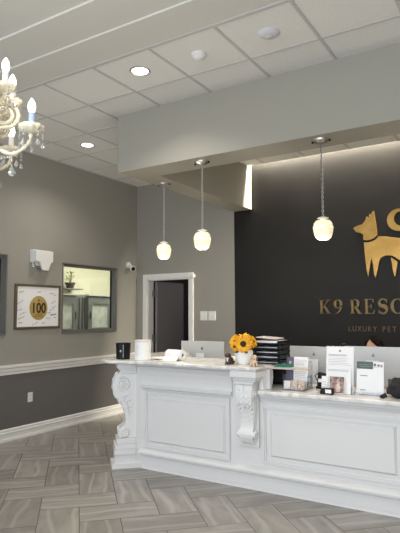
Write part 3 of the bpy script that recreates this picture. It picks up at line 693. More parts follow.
# dog figurines (sitting)
def figurine(x,y,rz,label,mb,mf,sc=1.0):
    t=thing('dog_figurine',(x,y,ZT),label,'figurine','little dog figurines beside the vase',rz);L=world(t)@Matrix.Scale(sc,4)
    b=MB(L)
    b.sph((0,0,.030),.026,16,10,sc=(1,.95,1.2));b.sph((.018,0,.042),.02,14,8,sc=(.9,.9,1.2))
    b.sph((.030,0,.072),.021,16,10,sc=(1.1,.9,.95));b.sph((.052,0,.066),.011,12,8,sc=(1.2,.9,.8))
    for s_ in (-1,1):
        b.tube([(.030,s_*.012,.045),(.036,s_*.012,.02),(.038,s_*.012,.004)],[.009,.007,.007],8);b.sph((.043,s_*.012,.005),.008,8,6,sc=(1.4,.9,.7))
        b.sph((-.005,s_*.022,.016),.015,10,8,sc=(1.3,.7,1.0))
    b.tube([(-.022,0,.012),(-.038,.008,.014),(-.045,.014,.024)],[.006,.005,.003],8)
    b.build('body',mb,t,True)
    b=MB(L)
    for s_ in (-1,1):b.sph((.022,s_*.020,.070),.013,10,8,sc=(.6,.45,1.4),T=Matrix.Rotation(s_*.3,4,'X'))
    b.build('ears',mf,t,True)
    b=MB(L);b.sph((.064,0,.069),.0045,8,6)
    for s_ in (-1,1):b.sph((.047,s_*.009,.078),.003,6,5)
    b.build('face_features','black',t,True)
    b=MB(L);b.sph((.030,0,.040),.0165,12,8,sc=(.9,.8,1.15));b.build('chest_patch','fig_white',t,True)
figurine(-2.365,4.30,R(-100),'dark brown and white puppy figurine left of the vase','fig_dark','fig_dark',1.15)
figurine(-2.105,4.25,R(-40),'tan puppy figurine right of the vase, facing the room','fig_tan','fig_tan',1.1)
# letter tray
tx0,tx1,ty0,ty1=-2.20,-1.965,4.47,4.755
t=thing('letter_tray',((tx0+tx1)/2,4.6,ZT),'black five tier letter tray stacked behind the sunflower vase','letter tray')
for i in range(5):
    z=ZT+.002+i*.045
    b=MB();b.box((tx0,ty0,z),(tx1,ty1,z+.004));b.box((tx0,ty0,z+.004),(tx0+.004,ty1,z+.03));b.box((tx1-.004,ty0,z+.004),(tx1,ty1,z+.03));b.box((tx0+.004,ty1-.004,z+.004),(tx1-.004,ty1,z+.03));b.box((tx0+.004,ty0,z+.004),(tx1-.004,ty0+.004,z+.012))
    b.build('tray','black',t)
b=MB()
for x_ in (tx0-.004,tx1):
    for y_ in (ty0+.02,ty1-.03):b.box((x_,y_,ZT),(x_+.004,y_+.012,ZT+.212))
b.build('side_posts','black',t)
for i in range(5):
    z=ZT+.007+i*.045;hh_=[.012,.016,.014,.012,.024][i]
    for k_ in range(2):
        L=Matrix.Translation(((tx0+tx1)/2,4.60,z+k_*hh_/2+.0005))@Matrix.Rotation(R([2,-2,1,-1,3][i]*(1 if k_ else -1)*.3),4,'Z')
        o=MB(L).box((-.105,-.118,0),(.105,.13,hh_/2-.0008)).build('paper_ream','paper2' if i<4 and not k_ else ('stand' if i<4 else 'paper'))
        tag(o,'%s paper stack in the %s tier of the black letter tray'%(('lower','upper')[k_],('bottom','second','middle','fourth','top')[i]),'papers','papers in the letter tray')
o=MB(Matrix.Translation((-2.10,4.60,ZT+.233))@Matrix.Rotation(R(6),4,'Z')@Matrix.Rotation(R(4),4,'Y')).box((-.10,-.12,0),(.10,.12,.006)).build('booklet','pink');tag(o,'pinkish booklet lying on top of the black letter tray','booklet')
# green folder on ledge
tag(MB(Matrix.Translation((-1.875,4.385,1.072))@Matrix.Rotation(R(5),4,'Z')).prism([(-.08,-.035,0),(.075,-.035,0),(.075,.035,0),(-.08,.035,0)],(0,0,.002)).box((-.08,.033,0),(.075,.035,.022)).build('green_folder','teal'),'dark green folder lying on the thin ledge right of the letter tray','folder')

# ------------------------------------------------------------------ lower counter items
ZL=.87
# black bag at step
def blob(name,c,rads,m,label,cat,seed=1,amp=.25):
    bm=bmesh.new();bmesh.ops.create_icosphere(bm,subdivisions=4,radius=1)
    for v in bm.verts:
        n=noise.noise(v.co*1.6+Vector((seed,0,0)))*amp+noise.noise(v.co*4+Vector((seed,3,0)))*amp*.4
        p=v.co*(1+n);v.co=Vector((c[0]+p.x*rads[0],c[1]+p.y*rads[1],max(c[2]+p.z*rads[2],ZL+.001)))
    me=bpy.data.meshes.new(name);bm.to_mesh(me);bm.free();o=bpy.data.objects.new(name,me);col.objects.link(o);me.materials.append(M[m])
    for p in me.polygons:p.use_smooth=True
    return o
t=thing('handbag',(-2.07,4.72,ZL),'slumped black cloth bag on lower counter beneath the ledge','bag')
o=blob('body',(-2.07,4.76,ZL+.08),(.15,.10,.085),'blackmat','','',3);o.parent=t;o.data.transform(world(t).inverted())
b=MB();b.tube([(-2.06,4.70,ZL+.12),(-2.03,4.66,ZL+.13),(-1.99,4.65,ZL+.08),(-1.975,4.65,ZL+.02),(-1.96,4.66,ZL+.008)],.008,8);b.build('strap','blackmat',t,True)
t=thing('jacket_bundle',(-.90,4.42,ZL),'black jacket bundled on lower counter at the right edge','jacket')
o=blob('body',(-.885,4.46,ZL+.072),(.125,.10,.085),'blackmat','','',8);o.parent=t;o.data.transform(world(t).inverted())
b=MB();b.tube([(-1.0,4.37,ZL+.03),(-1.03,4.36,ZL+.015),(-1.05,4.40,ZL+.008)],[.02,.017,.012],8);b.build('sleeve','blackmat',t,True)
t=thing('tape_dispenser',(-1.02,4.66,ZL),'small grey holder with black base behind the jacket','desk organiser')
MB().box((-1.06,4.63,ZL),(-.97,4.70,ZL+.03),.004).build('base','black',t);MB().box((-1.05,4.655,ZL+.03),(-.98,4.67,ZL+.12),.004).build('plate','silver_dark',t)

def slab_tilt(x0,x1,y,z0,z1,tilt,th):
    """matrix-based leaning card: returns MB with card leaning backwards"""
    return Matrix.Translation(((x0+x1)/2,y,z0))@Matrix.Rotation(R(-tilt),4,'X'),(x1-x0)/2,(z1-z0)/math.cos(R(tilt))
def lines(b,hw,zs,y=-.0035,th=.0018,rn=None,x0=None):
    rn=rn or random.Random(2)
    for z in zs:b.box((-hw*.85 if x0 is None else x0,y,z),(-hw*.85+hw*1.7*rn.uniform(.75,1.0),y+.0006,z+th))
# brochure stand (clear two tier) with leaflets
t=thing('brochure_stand',(-1.81,4.58,ZL),'clear acrylic brochure stand at the left of the lower counter','brochure stand')
b=MB();b.box((-1.935,4.50,ZL),(-1.70,4.66,ZL+.004));b.box((-1.935,4.50,ZL+.004),(-1.70,4.503,ZL+.07));b.box((-1.935,4.503,ZL+.004),(-1.932,4.62,ZL+.12));b.box((-1.703,4.503,ZL+.004),(-1.70,4.62,ZL+.12));b.box((-1.935,4.62,ZL+.004),(-1.70,4.623,ZL+.24));b.build('holder','clear',t)
for nm,x0,x1,z1,m_,yy,lb in (('leaflet',-1.925,-1.855,1.145,'navy',4.545,'dark blue leaflet standing left in the clear brochure stand'),('leaflet',-1.85,-1.715,1.15,'paper',4.535,'white printed leaflet standing in the clear brochure stand')):
    T,hw,hh_=slab_tilt(x0,x1,yy,ZL+.006,z1,8,.004)
    o=thing(nm,(0,0,0),lb,'leaflet','leaflets in the brochure stand');o.location=T.translation
    MB(T).box((-hw,-.003,0),(hw,.003,hh_)).build('card',m_,o)
    if m_=='paper':
        b=MB(T);lines(b,hw,[hh_-.03-.014*i for i in range(4)]+[.16-.016*i for i in range(5)],-.0036,.003);b.build('printed_text','paper2',o)
    else:
        b=MB(T);b.sph((0,-.0035,hh_*.82),.014,12,8,sc=(1,.08,1));b.build('printed_emblem','photo2',o)
# small card box in front
t=thing('card_holder',(-1.80,4.44,ZL),'small holder of brown and white photo cards in front of brochures','card holder')
b=MB();b.box((-1.90,4.40,ZL),(-1.70,4.46,ZL+.004));b.box((-1.90,4.40,ZL+.004),(-1.70,4.403,ZL+.022));b.box((-1.90,4.457,ZL+.004),(-1.70,4.46,ZL+.05));b.build('holder','clear',t)
for i in range(3):
    x0=-1.895+i*.066
    o=MB(Matrix.Translation((x0+.031,4.425,ZL+.006))@Matrix.Rotation(R(-14),4,'X')).box((-.030,-.004,0),(.030,.004,.075+.006*(i%2)),.001).build('photo_card',('fig_white','photo2','photo2')[i])
    tag(o,('pale card, leftmost in the small clear card holder','brown patterned card in the middle of the small card holder','brown patterned card, rightmost in the small card holder')[i],'card','photo cards in the small holder')
# terminal between
t=thing('card_terminal',(-1.63,4.62,ZL),'small black and silver terminal between the two brochure displays','card terminal')
L=Matrix.Translation((-1.63,4.66,ZL))@Matrix.Rotation(R(15),4,'X')
MB().box((-1.67,4.62,ZL),(-1.59,4.72,ZL+.02),.004).build('base','black',t)
b=MB(Matrix.Translation((-1.63,4.66,ZL+.018))@Matrix.Rotation(R(-20),4,'X'));b.box((-.042,-.012,0),(.042,.012,.12),.006);b.build('body','black',t)
b=MB(Matrix.Translation((-1.63,4.66,ZL+.018))@Matrix.Rotation(R(-20),4,'X'));b.box((-.032,-.014,.035),(.032,-.012,.065));b.build('display','paper',t)
b=MB();b.tube([(-1.66,4.72,ZL+.01),(-1.72,4.74,ZL+.10),(-1.68,4.76,ZL+.13),(-1.60,4.75,ZL+.12),(-1.57,4.73,ZL+.01)],.005,8);b.build('cable','black',t,True)
# tall sign holder with portrait letter
t=thing('sign_holder',(-1.385,4.50,ZL),'tall clear holder with white printed letter in front of computers','sign holder')
T,hw,hh_=slab_tilt(-1.52,-1.285,4.455,ZL,1.262,7,.004)
b=MB(T);b.box((-hw-.004,.004,0),(hw+.004,.007,hh_));b.box((-hw-.004,-.012,0),(hw+.004,.004,.004));b.box((-hw-.004,-.012,.004),(hw+.004,-.009,.06));b.build('holder','clear',t)
MB().box((-1.50,4.46,ZL),(-1.305,4.56,ZL+.004)).build('foot','clear',t)
sh=MB(T).box((-hw,-.001,.004),(hw,.003,hh_-.004)).build('sheet','paper',t)
b=MB(T);rn=random.Random(4);lines(b,hw,[hh_-.075,hh_-.084],-.0016,.004,rn);lines(b,hw,[hh_-.105-.0135*i for i in range(5)],-.0016,.0022,rn);lines(b,hw*.6,[hh_-.195],-.0016,.005,rn);lines(b,hw,[hh_-.215-.0135*i for i in range(4)],-.0016,.0022,rn);b.build('printed_text','paper2',sh)
b=MB(T);b.sph((0,-.0015,hh_-.04),.010,12,8,sc=(1,.06,1));b.build('printed_emblem','paper2',sh)
T2,hw2,hh2=slab_tilt(-1.27,-1.235,4.50,ZL,1.13,6,.003)
t=thing('leaflet',(-1.40,4.44,ZL),'white leaflet sheet standing in front of the tall printed letter','leaflet')
T,hw,hh_=slab_tilt(-1.51,-1.30,4.425,ZL+.003,1.085,8,.003)
MB(T).box((-hw,-.002,0),(hw,.002,hh_)).build('card','paper',t);b=MB(T);lines(b,hw,[hh_-.02,hh_-.03],-.0028,.003);b.build('printed_text','paper2',t)
t=thing('leaflet',(-1.37,4.41,ZL),'photo flyer of people and dogs in front of the white letter','leaflet')
T,hw,hh_=slab_tilt(-1.475,-1.345,4.40,ZL+.002,1.015,10,.003)
MB(T).box((-hw,-.002,0),(hw,.002,hh_)).build('card','paper',t);MB(T).box((-hw+.004,-.003,.006),(hw-.004,-.002,hh_-.004)).build('printed_photo','photo',t)
b=MB(T)
b.sph((.01,-.003,.05),.028,12,8,sc=(.8,.05,1.3));b.sph((.012,-.003,.095),.014,12,8,sc=(1,.05,1.1));b.build('printed_figure','photo2',t,True)
t=thing('leaflet',(-1.53,4.43,ZL),'narrow white leaflet standing at the left of the photo flyer','leaflet')
T,hw,hh_=slab_tilt(-1.545,-1.49,4.41,ZL+.002,1.01,9,.003)
MB(T).box((-hw,-.002,0),(hw,.002,hh_)).build('card','paper',t)
b=MB(T);lines(b,hw,[.05,.07,.09],-.0028,.003);b.build('printed_text','paper2',t)
# black card box with white card
t=thing('card_box',(-1.475,4.36,ZL),'small black box with white card at front of the lower counter','card box')
MB().box((-1.525,4.335,ZL),(-1.425,4.385,ZL+.05),.005).box((-1.535,4.35,ZL),(-1.525,4.38,ZL+.03),.002).build('body','black',t)
MB().box((-1.485,4.333,ZL+.012),(-1.435,4.335,ZL+.042)).build('label_card','paper',t)
# second sign
t=thing('sign_holder',(-1.15,4.49,ZL),'clear holder with white form topped by dark green band','sign holder')
T,hw,hh_=slab_tilt(-1.265,-1.045,4.475,ZL,1.142,8,.004)
b=MB(T);b.box((-hw-.004,.004,0),(hw+.004,.007,hh_));b.box((-hw-.004,-.014,0),(hw+.004,.004,.004));b.box((-hw-.004,-.014,.004),(hw+.004,-.011,.03));b.build('holder','clear',t)
MB().box((-1.25,4.48,ZL),(-1.06,4.58,ZL+.004)).build('foot','clear',t)
sh=MB(T).box((-hw,-.001,.018),(hw,.003,hh_-.002)).build('sheet','paper',t)
MB(T).box((-hw,-.0018,hh_-.062),(hw*.22,-.001,hh_-.002)).build('printed_band','sign_green',sh)
MB(T).box((hw*.22,-.0018,hh_-.062),(hw,-.001,hh_-.002)).build('printed_picture','paper',sh)
b=MB(T)
for dx in (.35,.62,.82):b.sph((hw*dx,-.002,hh_-.03+.006*math.sin(dx*20)),.010,10,6,sc=(1,.05,1.2))
b.build('printed_pets','photo',sh,True)
b=MB(T);rn=random.Random(9);lines(b,hw,[hh_-.045,hh_-.030],-.0024,.003,rn,-hw*.8);b.box((-hw*.75,-.0016,hh_-.122),(-hw*.2,-.001,hh_-.114));b.box((-hw*.75,-.0016,.036),(-hw*.35,-.001,.045));b.build('printed_text','paper2',sh)

# ------------------------------------------------------------------ person seated behind the computers
def skinned(name,verts,edges,rad,m,parent,sub=2,root=0):
    me=bpy.data.meshes.new(name);me.from_pydata([tuple(v) for v in verts],edges,[]);o=bpy.data.objects.new(name,me);col.objects.link(o)
    md=o.modifiers.new('skin','SKIN');md.use_smooth_shade=True
    for i,r_ in enumerate(rad):
        sv=me.skin_vertices[0].data[i];sv.radius=(r_,r_) if not isinstance(r_,tuple) else r_;sv.use_root=(i==root)
    s_=o.modifiers.new('sub','SUBSURF');s_.levels=sub;s_.render_levels=sub
    me.materials.append(M[m]);o.parent=parent;me.transform(world(parent).inverted());return o
PX,PY=-1.455,5.98
per=thing('person',(PX,PY,0),'seated person with dark hair, head just above the right computer','person')
V=[(PX,PY,.52),(PX,PY,.70),(PX,PY-.01,.88),(PX,PY-.02,.96),(PX,PY-.03,1.02),(PX,PY-.06,1.12),
   (PX-.17,PY-.01,.92),(PX-.20,PY-.08,.70),(PX-.16,PY-.30,.775),(PX-.15,PY-.37,.785),
   (PX+.17,PY-.01,.92),(PX+.20,PY-.08,.70),(PX+.16,PY-.30,.775),(PX+.15,PY-.37,.785),
   (PX-.10,PY-.03,.52),(PX-.13,PY-.42,.53),(PX-.13,PY-.44,.10),(PX-.13,PY-.52,.04),
   (PX+.10,PY-.03,.52),(PX+.13,PY-.42,.53),(PX+.13,PY-.44,.10),(PX+.13,PY-.52,.04)]
E=[(0,1),(1,2),(2,3),(3,4),(4,5),(2,6),(6,7),(7,8),(8,9),(2,10),(10,11),(11,12),(12,13),(0,14),(14,15),(15,16),(16,17),(0,18),(18,19),(19,20),(20,21)]
Rr=[.14,.12,.13,.07,.05,.055,.06,.045,.032,.025,.06,.045,.032,.025,.09,.065,.045,.04,.09,.065,.045,.04]
skinned('body',V,E,Rr,'skin',per)
skinned('clothes',V[:3]+[V[6],V[7],V[10],V[11],V[14],V[15],V[16],V[18],V[19],V[20],V[8],V[12]],[(0,1),(1,2),(2,3),(3,4),(2,5),(5,6),(0,7),(7,8),(8,9),(0,10),(10,11),(11,12),(4,13),(6,14)],[.15,.135,.14,.07,.055,.07,.055,.10,.075,.055,.10,.075,.055,.045,.045],'shirt',per)
HT=Matrix.Translation((PX,PY-.09,1.163))@Matrix.Rotation(R(-24),4,'Z')@Matrix.Rotation(R(14),4,'X')
b=MB(HT);b.sph((0,0,0),.095,28,18,sc=(.80,1.0,1.20));b.sph((0,-.03,-.05),.06,20,12,sc=(.9,1,1.05))
b.prism([(-.008,-.092,.012),(.008,-.092,.012),(.013,-.112,-.022),(-.013,-.112,-.022)],(0,.03,0))
for s_ in (-1,1):b.sph((s_*.078,.005,-.008),.022,12,8,sc=(.4,.8,1.3))
for s_ in (-1,1):
    # hands: palm and five fingers on the keyboard
    pc=HT.inverted()@Vector((PX+s_*.15,PY-.41,.785))
    b.sph(pc,.036,14,8,sc=(1,1.2,.45))
    for k_ in range(4):
        base_=HT.inverted()@Vector((PX+s_*.15+(k_-1.5)*.018,PY-.445,.785));mid_=HT.inverted()@Vector((PX+s_*.15+(k_-1.5)*.020,PY-.475,.79));tip_=HT.inverted()@Vector((PX+s_*.15+(k_-1.5)*.021,PY-.495-(.008 if k_ in(1,2) else 0),.768))
        b.tube([base_,mid_,tip_],[.009,.008,.007],8)
    b.tube([HT.inverted()@Vector((PX+s_*.115,PY-.41,.785)),HT.inverted()@Vector((PX+s_*.10,PY-.44,.78)),HT.inverted()@Vector((PX+s_*.105,PY-.465,.77))],[.010,.009,.007],8)
b.build('head_and_hands','skin',per,True,angle=80)
b=MB(HT)
for s_ in (-1,1):b.sph((s_*.030,-.090,.014),.010,12,8,sc=(1.4,.6,.8))
b.build('eyes','fig_white',per,True)
b=MB(HT)
for s_ in (-1,1):b.sph((s_*.030,-.0955,.014),.005,10,6,sc=(1,.5,1));b.tube([(s_*.015,-.093,.034),(s_*.032,-.094,.038),(s_*.048,-.086,.033)],.0035,6)
b.build('eyebrows_and_pupils','hair',per,True)
b=MB(HT);b.tube([(-.022,-.088,-.052),(0,-.094,-.050),(.022,-.088,-.052)],[.003,.005,.003],8);b.build('lips','pink',per,True)
hb=MB(HT);hb.sph((0,.012,.012),.103,30,20,sc=(.86,1.0,1.18))
fr=[v for v in hb.bm.verts if (HT.inverted()@v.co).y<-.035 and (HT.inverted()@v.co).z<.100-.5*max((HT.inverted()@v.co).x,0)]
bmesh.ops.delete(hb.bm,geom=fr,context='VERTS')
hb.sph((0,.085,.0),.052,16,10,sc=(1.1,.9,1.1))
for s_ in (-1,1):hb.tube([(s_*.03,-.06,.105),(s_*.065,-.045,.07),(s_*.082,-.01,.02),(s_*.080,.03,-.03)],[.012,.018,.018,.014],8)
hb.build('hair','hair',per,True,angle=80)
# office chair
t=thing('office_chair',(PX,PY+.03,0),'black office chair under the seated person behind the desk','chair')
MB().box((PX-.24,PY-.22,.42),(PX+.24,PY+.24,.47),.02).build('seat','blackmat',t)
MB().box((PX-.20,PY+.26,.50),(PX+.20,PY+.30,.95),.02).build('backrest','blackmat',t)
b=MB();b.tube([(PX,PY+.1,.43),(PX,PY+.31,.44),(PX,PY+.315,.6)],.018,8);b.build('back_bar','black',t,True)
b=MB();b.cyl((PX,PY,.10),(PX,PY,.42),.03,16);b.build('gas_column','chrome',t,True)
for i in range(5):
    a=2*math.pi*i/5;q=(PX+.28*math.cos(a),PY+.28*math.sin(a))
    b=MB();b.tube([(PX,PY,.12),(q[0],q[1],.075)],[.025,.016],8);lg=b.build('leg','black',t,True)
    b=MB();b.cyl((q[0]-.012,q[1],.030),(q[0]+.012,q[1],.030),.030,16);b.build('castor','black',lg,True)

# ------------------------------------------------------------------ pendants
def pendant(x,y,label,zshade=2.258):
    t=thing('pendant_lamp',(x,y,S),label,'pendant lamp','glass pendant lamps over the reception desk')
    b=MB();b.lathe([(.0001,S-.030),(.025,S-.030),(.030,S-.026),(.068,S-.012),(.072,S),(.0001,S)],(x,y,0),28);b.build('canopy','chrome',t,True)
    b=MB()
    for s_ in (-1,1):b.sph((x+s_*.078,y,S-.014),.010,10,8)
    b.build('canopy_screws','black',t,True)
    zt=zshade+.115;n=int((S-.03-zt)/.020);b=MB()
    for i in range(n):
        z=zt+(i+.5)*(S-.03-zt)/n;hl=.016;wv=.009;rot=(i%2)*math.pi/2
        pts=[(x+math.cos(rot)*wv*math.cos(a),y+math.sin(rot)*wv*math.cos(a),z+hl*math.sin(a)) for a in [2*math.pi*k/8 for k in range(8)]]
        b.tube(pts,.0022,4,closed=True)
    b.build('chain','chrome',t,True)
    b=MB();b.tube([(x+.004*math.sin(i*.9),y+.004*math.cos(i*.9),zt+(S-.03-zt)*i/30) for i in range(31)],.0016,5);b.build('cord','dark_metal',t,True)
    b=MB();b.lathe([(.006,zt),(.020,zt-.002),(.048,zt-.012),(.050,zt-.016),(.018,zt-.026),(.020,zt-.045),(.0001,zt-.045)],(x,y,0),24);b.build('cap','white_plastic',t,True)
    b=MB();z=zshade
    pr=[(.026,.086),(.060,.079),(.077,.057),(.083,.022),(.082,-.012),(.074,-.046),(.060,-.072),(.042,-.084),(.034,-.086)]
    b.lathe([(r_,z+zz) for r_,zz in pr]+[(r_-.005,z+zz) for r_,zz in pr[::-1]],(x,y,0),48,cap=False,ripple=(.012,16));sh=b.build('lamp_shade','shade',t,True,angle=80)
    b=MB()
    for k in range(16):
        a=2*math.pi*k/16;b.sph((x+.079*math.cos(a),y+.079*math.sin(a),z+.018),.010,8,6,sc=(.8,.8,1.7))
    b.build('glass_beads','shade',sh,True)
    b=MB();b.sph((x,y,z-.02),.034,16,10,sc=(1,1,1.15));b.cyl((x,y,z+.015),(x,y,z+.07),.015,12);b.build('bulb','bulb',t,True)
    l=bpy.data.lights.new('pendant_light','POINT');l.energy=16;l.color=(1,.88,.66);l.shadow_soft_size=.06
    o=bpy.data.objects.new('pendant_light',l);o.location=(x,y,z-.13);col.objects.link(o)
pendant(-3.55,4.893,'glass pendant lamp furthest left, hanging in front of the doorway wall')
pendant(-2.705,4.371,'middle glass pendant lamp, hanging above the left end of the desk')
pendant(-1.478,4.363,'rightmost glass pendant lamp, hanging before the charcoal wall')

# ------------------------------------------------------------------ ceiling fittings
def downlight(x,y,label,vis=True,en=75):
    if vis:
        t=thing('recessed_downlight',(x,y,H),label,'ceiling light','recessed ceiling downlights')
        b=MB();b.lathe([(.072,H-.003),(.088,H-.006),(.094,H-.002),(.094,H),(.072,H)],(x,y,0),36,cap=False);b.build('trim_ring','chrome',t,True)
        b=MB();b.lathe([(.0001,H-.004),(.073,H-.003),(.073,H),(.0001,H)],(x,y,0),36,cap=False);b.build('lens','lens',t,True)
    l=bpy.data.lights.new('downlight','SPOT');l.energy=en;l.color=(1,.93,.84);l.spot_size=R(140);l.spot_blend=.8;l.shadow_soft_size=.07
    o=bpy.data.objects.new('downlight_lamp',l);o.location=(x,y,H-.02);col.objects.link(o)
downlight(-2.804,3.504,'lit round downlight in the ceiling in front of the bulkhead')
downlight(-4.641,4.754,'lit round downlight in the ceiling near the left wall')
for x_,y_ in ((.86,3.504),(-.36,5.65),(-1.0,1.2)):
    downlight(x_,y_,'',False)
t=thing('smoke_detector',(-2.205,3.525,H),'small white smoke detector between the downlight and the round speaker','smoke detector')
b=MB();b.lathe([(.0001,H-.045),(.03,H-.045),(.045,H-.036),(.052,H-.022),(.060,H-.018),(.062,H),(.0001,H)],(-2.205,3.525,0),28);b.build('housing','white_plastic',t,True)
MB().cyl((-2.205,3.525,H-.052),(-2.205,3.525,H-.045),.012,14).build('sensor','detector',t,True)
t=thing('wireless_access_point',(-1.582,3.535,H),'round off-white dome unit in the ceiling tile, furthest right','ceiling unit')
b=MB();b.lathe([(.0001,H-.026),(.035,H-.025),(.062,H-.020),(.080,H-.008),(.086,H),(.0001,H)],(-1.582,3.535,0),36);b.build('housing','detector',t,True)
MB().lathe([(.0001,H-.038),(.022,H-.036),(.034,H-.027),(.0001,H-.027)],(-1.582,3.535,0),24).build('centre_cap','silver',t,True)

# ------------------------------------------------------------------ chandelier
CX,CY=-2.127,1.381
ch=thing('chandelier',(CX,CY,H+.07),'cream glass chandelier with candle bulbs and crystal drops at upper left','chandelier')
HC=H+.07
b=MB();b.lathe([(.0001,HC-.05),(.02,HC-.05),(.03,HC-.035),(.065,HC-.01),(.065,HC),(.0001,HC)],(CX,CY,0),28);b.build('ceiling_canopy','chrome',ch,True)
b=MB();n=24
for i in range(n):
    z=2.86+(i+.5)*(HC-.05-2.86)/n;rot=(i%2)*math.pi/2
    b.tube([(CX+math.cos(rot)*.009*math.cos(a),CY+math.sin(rot)*.009*math.cos(a),z+.024*math.sin(a)) for a in [2*math.pi*k/10 for k in range(10)]],.003,5,closed=True)
b.build('chain','chrome',ch,True)
b=MB();b.lathe([(.0001,2.10),(.012,2.11),(.022,2.13),(.012,2.155),(.03,2.17),(.065,2.20),(.075,2.23),(.04,2.25),(.025,2.28),(.022,2.34),(.038,2.37),(.045,2.40),(.025,2.43),(.02,2.46),(.045,2.475),(.05,2.50),(.02,2.53),(.018,2.60),(.035,2.63),(.038,2.67),(.016,2.70),(.012,2.78),(.02,2.80),(.01,2.84),(.0001,2.87)],(CX,CY,0),32,ripple=(.04,8));b.build('column','cream_glass',ch,True,angle=70)
def cup(b,x,y,z,r,n=40):
    b.lathe([(.012,z-.012),(r*.55,z-.010),(r*.9,z+.004),(r,z+.022),(r*.96,z+.024),(r*.82,z+.006),(.012,z)],(x,y,0),n,ripple=(.06,10))
def drop(b,x,y,z,L=.045,w=.013,beads=2):
    for i in range(beads):b.sph((x,y,z-.008-.014*i),.0055,8,6)
    z0=z-.010-.014*beads
    b.lathe([(.0005,z0),(w*.35,z0-L*.25),(w*.85,z0-L*.55),(w,z0-L*.75),(w*.6,z0-L*.94),(.0005,z0-L)],(x,y,0),8)
def arm(ang,Rr_,zpan,zroot,zdip,big=True,sleeve='sleeve_w',idx=0):
    d=Vector((math.cos(ang),math.sin(ang),0));c=Vector((CX,CY,0))
    P=[c+d*.03+Vector((0,0,zroot)),c+d*.08+Vector((0,0,zroot+.02)),c+d*(Rr_*.38)+Vector((0,0,zroot-.01)),c+d*(Rr_*.55)+Vector((0,0,zdip+.02)),c+d*(Rr_*.74)+Vector((0,0,zdip)),c+d*(Rr_*.90)+Vector((0,0,zdip+.025)),c+d*(Rr_*.985)+Vector((0,0,(zdip+zpan)/2+.005)),c+d*Rr_+Vector((0,0,zpan-.01))]
    # Catmull-Rom
    Q=[]
    for i in range(len(P)-1):
        p0,p1,p2,p3=P[max(i-1,0)],P[i],P[i+1],P[min(i+2,len(P)-1)]
        for k in range(6):
            u=k/6;Q.append(.5*((2*p1)+(p2-p0)*u+(2*p0-5*p1+4*p2-p3)*u*u+(-p0+3*p1-3*p2+p3)*u**3))
    Q.append(P[-1])
    rr_=[.0085+.0018*math.sin(i*1.3) for i in range(len(Q))]
    b=MB();b.tube(Q,rr_,10);ar=b.build('arm','cream_glass',ch,True,angle=80)
    x,y=(c+d*Rr_).x,(c+d*Rr_).y
    b=MB();cup(b,x,y,zpan,.056 if big else .046);b.build('drip_pan','cream_glass',ar,True,angle=70)
    b=MB();b.lathe([(.0001,zpan),(.0135,zpan),(.0125,zpan+.083),(.0001,zpan+.083)],(x,y,0),16);b.build('candle_sleeve',sleeve,ar,True)
    b=MB();z=zpan+.083;b.lathe([(.009,z),(.014,z+.010),(.0170,z+.026),(.0150,z+.042),(.009,z+.055),(.003,z+.065),(.0001,z+.068)],(x,y,0),18);b.build('bulb','bulb',ar,True)
    k=5
    for i in range(k):
        a=ang+2*math.pi*(i+.5)/k;r_=.052 if big else .043
        b=MB();drop(b,x+r_*math.cos(a),y+r_*math.sin(a),zpan+.008,.040 if i%2 else .030,.010,3);b.build('crystal_drop','crystal',ar,True,angle=20)
    if big:
        p=c+d*(Rr_*.74);b=MB();drop(b,p.x,p.y,zdip-.008,.055,.016,2);b.build('crystal_drop','crystal',ar,True,angle=20)
        # bead swag from drip pan to dip
        b=MB()
        for i in range(9):
            u=i/8;p=c+d*(Rr_*(.86-.36*u));b.sph((p.x,p.y,zpan-.02-.10*math.sin(math.pi*(.12+.55*u))),.007,8,6)
        b.build('bead_swag','crystal',ar,True)
a0=math.atan2(.155,.284)
for i in range(5):
    arm(a0+2*math.pi*i/5,.324,2.360,2.30,2.257,True,'sleeve' if i==0 else 'sleeve_w')
a1=R(64.3)
for i in range(8):
    arm(a1+2*math.pi*i/8,.218,2.535,2.48,2.465,False)
# lower and upper dishes with scrolls
b=MB();b.lathe([(.03,2.232),(.10,2.236),(.135,2.256),(.150,2.280),(.144,2.282),(.125,2.262),(.03,2.245)],(CX,CY,0),60,ripple=(.045,15));b.build('lower_dish','cream_glass',ch,True,angle=70)
b=MB();b.lathe([(.03,2.545),(.09,2.55),(.13,2.566),(.155,2.59),(.149,2.592),(.125,2.572),(.03,2.558)],(CX,CY,0),60,ripple=(.04,15));b.build('upper_dish','cream_glass',ch,True,angle=70)
for i in range(8):
    a=a1+2*math.pi*(i+.5)/8;d=Vector((math.cos(a),math.sin(a),0));c=Vector((CX,CY,0))
    pts=[]
    for k in range(26):
        th=R(-60+k*20);q=.065*(1-.55*k/25);pts.append(c+d*(.185+q*math.cos(th))+Vector((0,0,2.455+q*math.sin(th))))
    b=MB();b.tube([c+d*.03+Vector((0,0,2.385)),c+d*.13+Vector((0,0,2.385))]+pts,.010,8);b.build('scroll','cream_glass',ch,True,angle=80)
    b=MB();b.tube([c+d*.19+Vector((0,0,2.53)),c+d*.245+Vector((0,0,2.515)),c+d*.262+Vector((0,0,2.52))],[.024,.020,.006],8);b.build('glass_leaf','cream_glass',ch,True)
for i in range(10):
    a=a0+2*math.pi*i/10
    b=MB();drop(b,CX+.145*math.cos(a),CY+.145*math.sin(a),2.262,.05,.014,3);b.build('crystal_drop','crystal',ch,True,angle=20)
b=MB();drop(b,CX,CY,2.10,.06,.018,1);b.build('crystal_drop','crystal',ch,True,angle=20)
l=bpy.data.lights.new('chandelier_light','POINT');l.energy=14;l.color=(1,.9,.75);l.shadow_soft_size=.3
o=bpy.data.objects.new('chandelier_light',l);o.location=(CX,CY,2.95);col.objects.link(o)

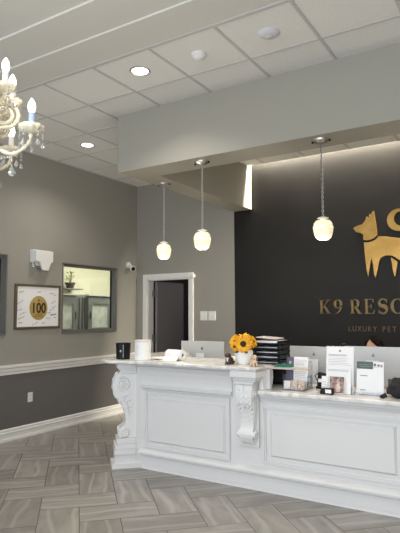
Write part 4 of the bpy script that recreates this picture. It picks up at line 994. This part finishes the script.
# ------------------------------------------------------------------ lights
def area(name,loc,rot,sx,sy,en,c):
    l=bpy.data.lights.new(name,'AREA');l.shape='RECTANGLE';l.size=sx;l.size_y=sy;l.energy=en;l.color=c
    o=bpy.data.objects.new(name,l);o.location=loc;o.rotation_euler=rot;col.objects.link(o);return o
area('cove_strip_light',((-3.36+XR)/2,6.765,H+.27),(R(0),0,0),XR+3.36,.05,680,(1,.92,.74))
area('office_ceiling_light',(-6.25,7.6,2.86),(0,0,0),.7,2.0,62,(1,.96,.84))
area('office_ceiling_light',(-6.9,3.6,2.86),(0,0,0),1.0,1.6,14,(.9,.95,1))
area('passage_fill_light',(-4.4,8.0,2.65),(0,0,0),.5,.5,5,(1,.95,.9))  # unseen weak fill, added so the open door leaf reads grey, not black
# daylight from the shop front behind the camera
area('shopfront_daylight',(-1.2,-.95,2.1),(R(90),0,0),7.5,2.6,115,(.88,.94,1.0))
w=bpy.data.worlds.new('world');bpy.context.scene.world=w;w.use_nodes=True
w.node_tree.nodes['Background'].inputs[0].default_value=(.85,.92,1,1);w.node_tree.nodes['Background'].inputs[1].default_value=1.3

# ------------------------------------------------------------------ camera
f=526.8;yaw,pitch,roll=R(32.02),R(5.05),R(-.243)
cam=bpy.data.cameras.new('camera');co=bpy.data.objects.new('camera',cam);col.objects.link(co)
cam.sensor_fit='VERTICAL';cam.sensor_height=24;cam.lens=24*f/533
fw=Vector((-math.sin(yaw)*math.cos(pitch),math.cos(yaw)*math.cos(pitch),math.sin(pitch)));rt=Vector((math.cos(yaw),math.sin(yaw),0));up=rt.cross(fw)
rt2=rt*math.cos(roll)+up*math.sin(roll);up2=-rt*math.sin(roll)+up*math.cos(roll)
co.matrix_world=Matrix(((rt2.x,up2.x,-fw.x,0),(rt2.y,up2.y,-fw.y,0),(rt2.z,up2.z,-fw.z,1.55),(0,0,0,1)))
cam.clip_start=.05
sc=bpy.context.scene;sc.camera=co
sc.view_settings.view_transform='Standard';sc.view_settings.look='None';sc.view_settings.gamma=1;sc.view_settings.use_curve_mapping=False
sc.view_settings.exposure=0.0
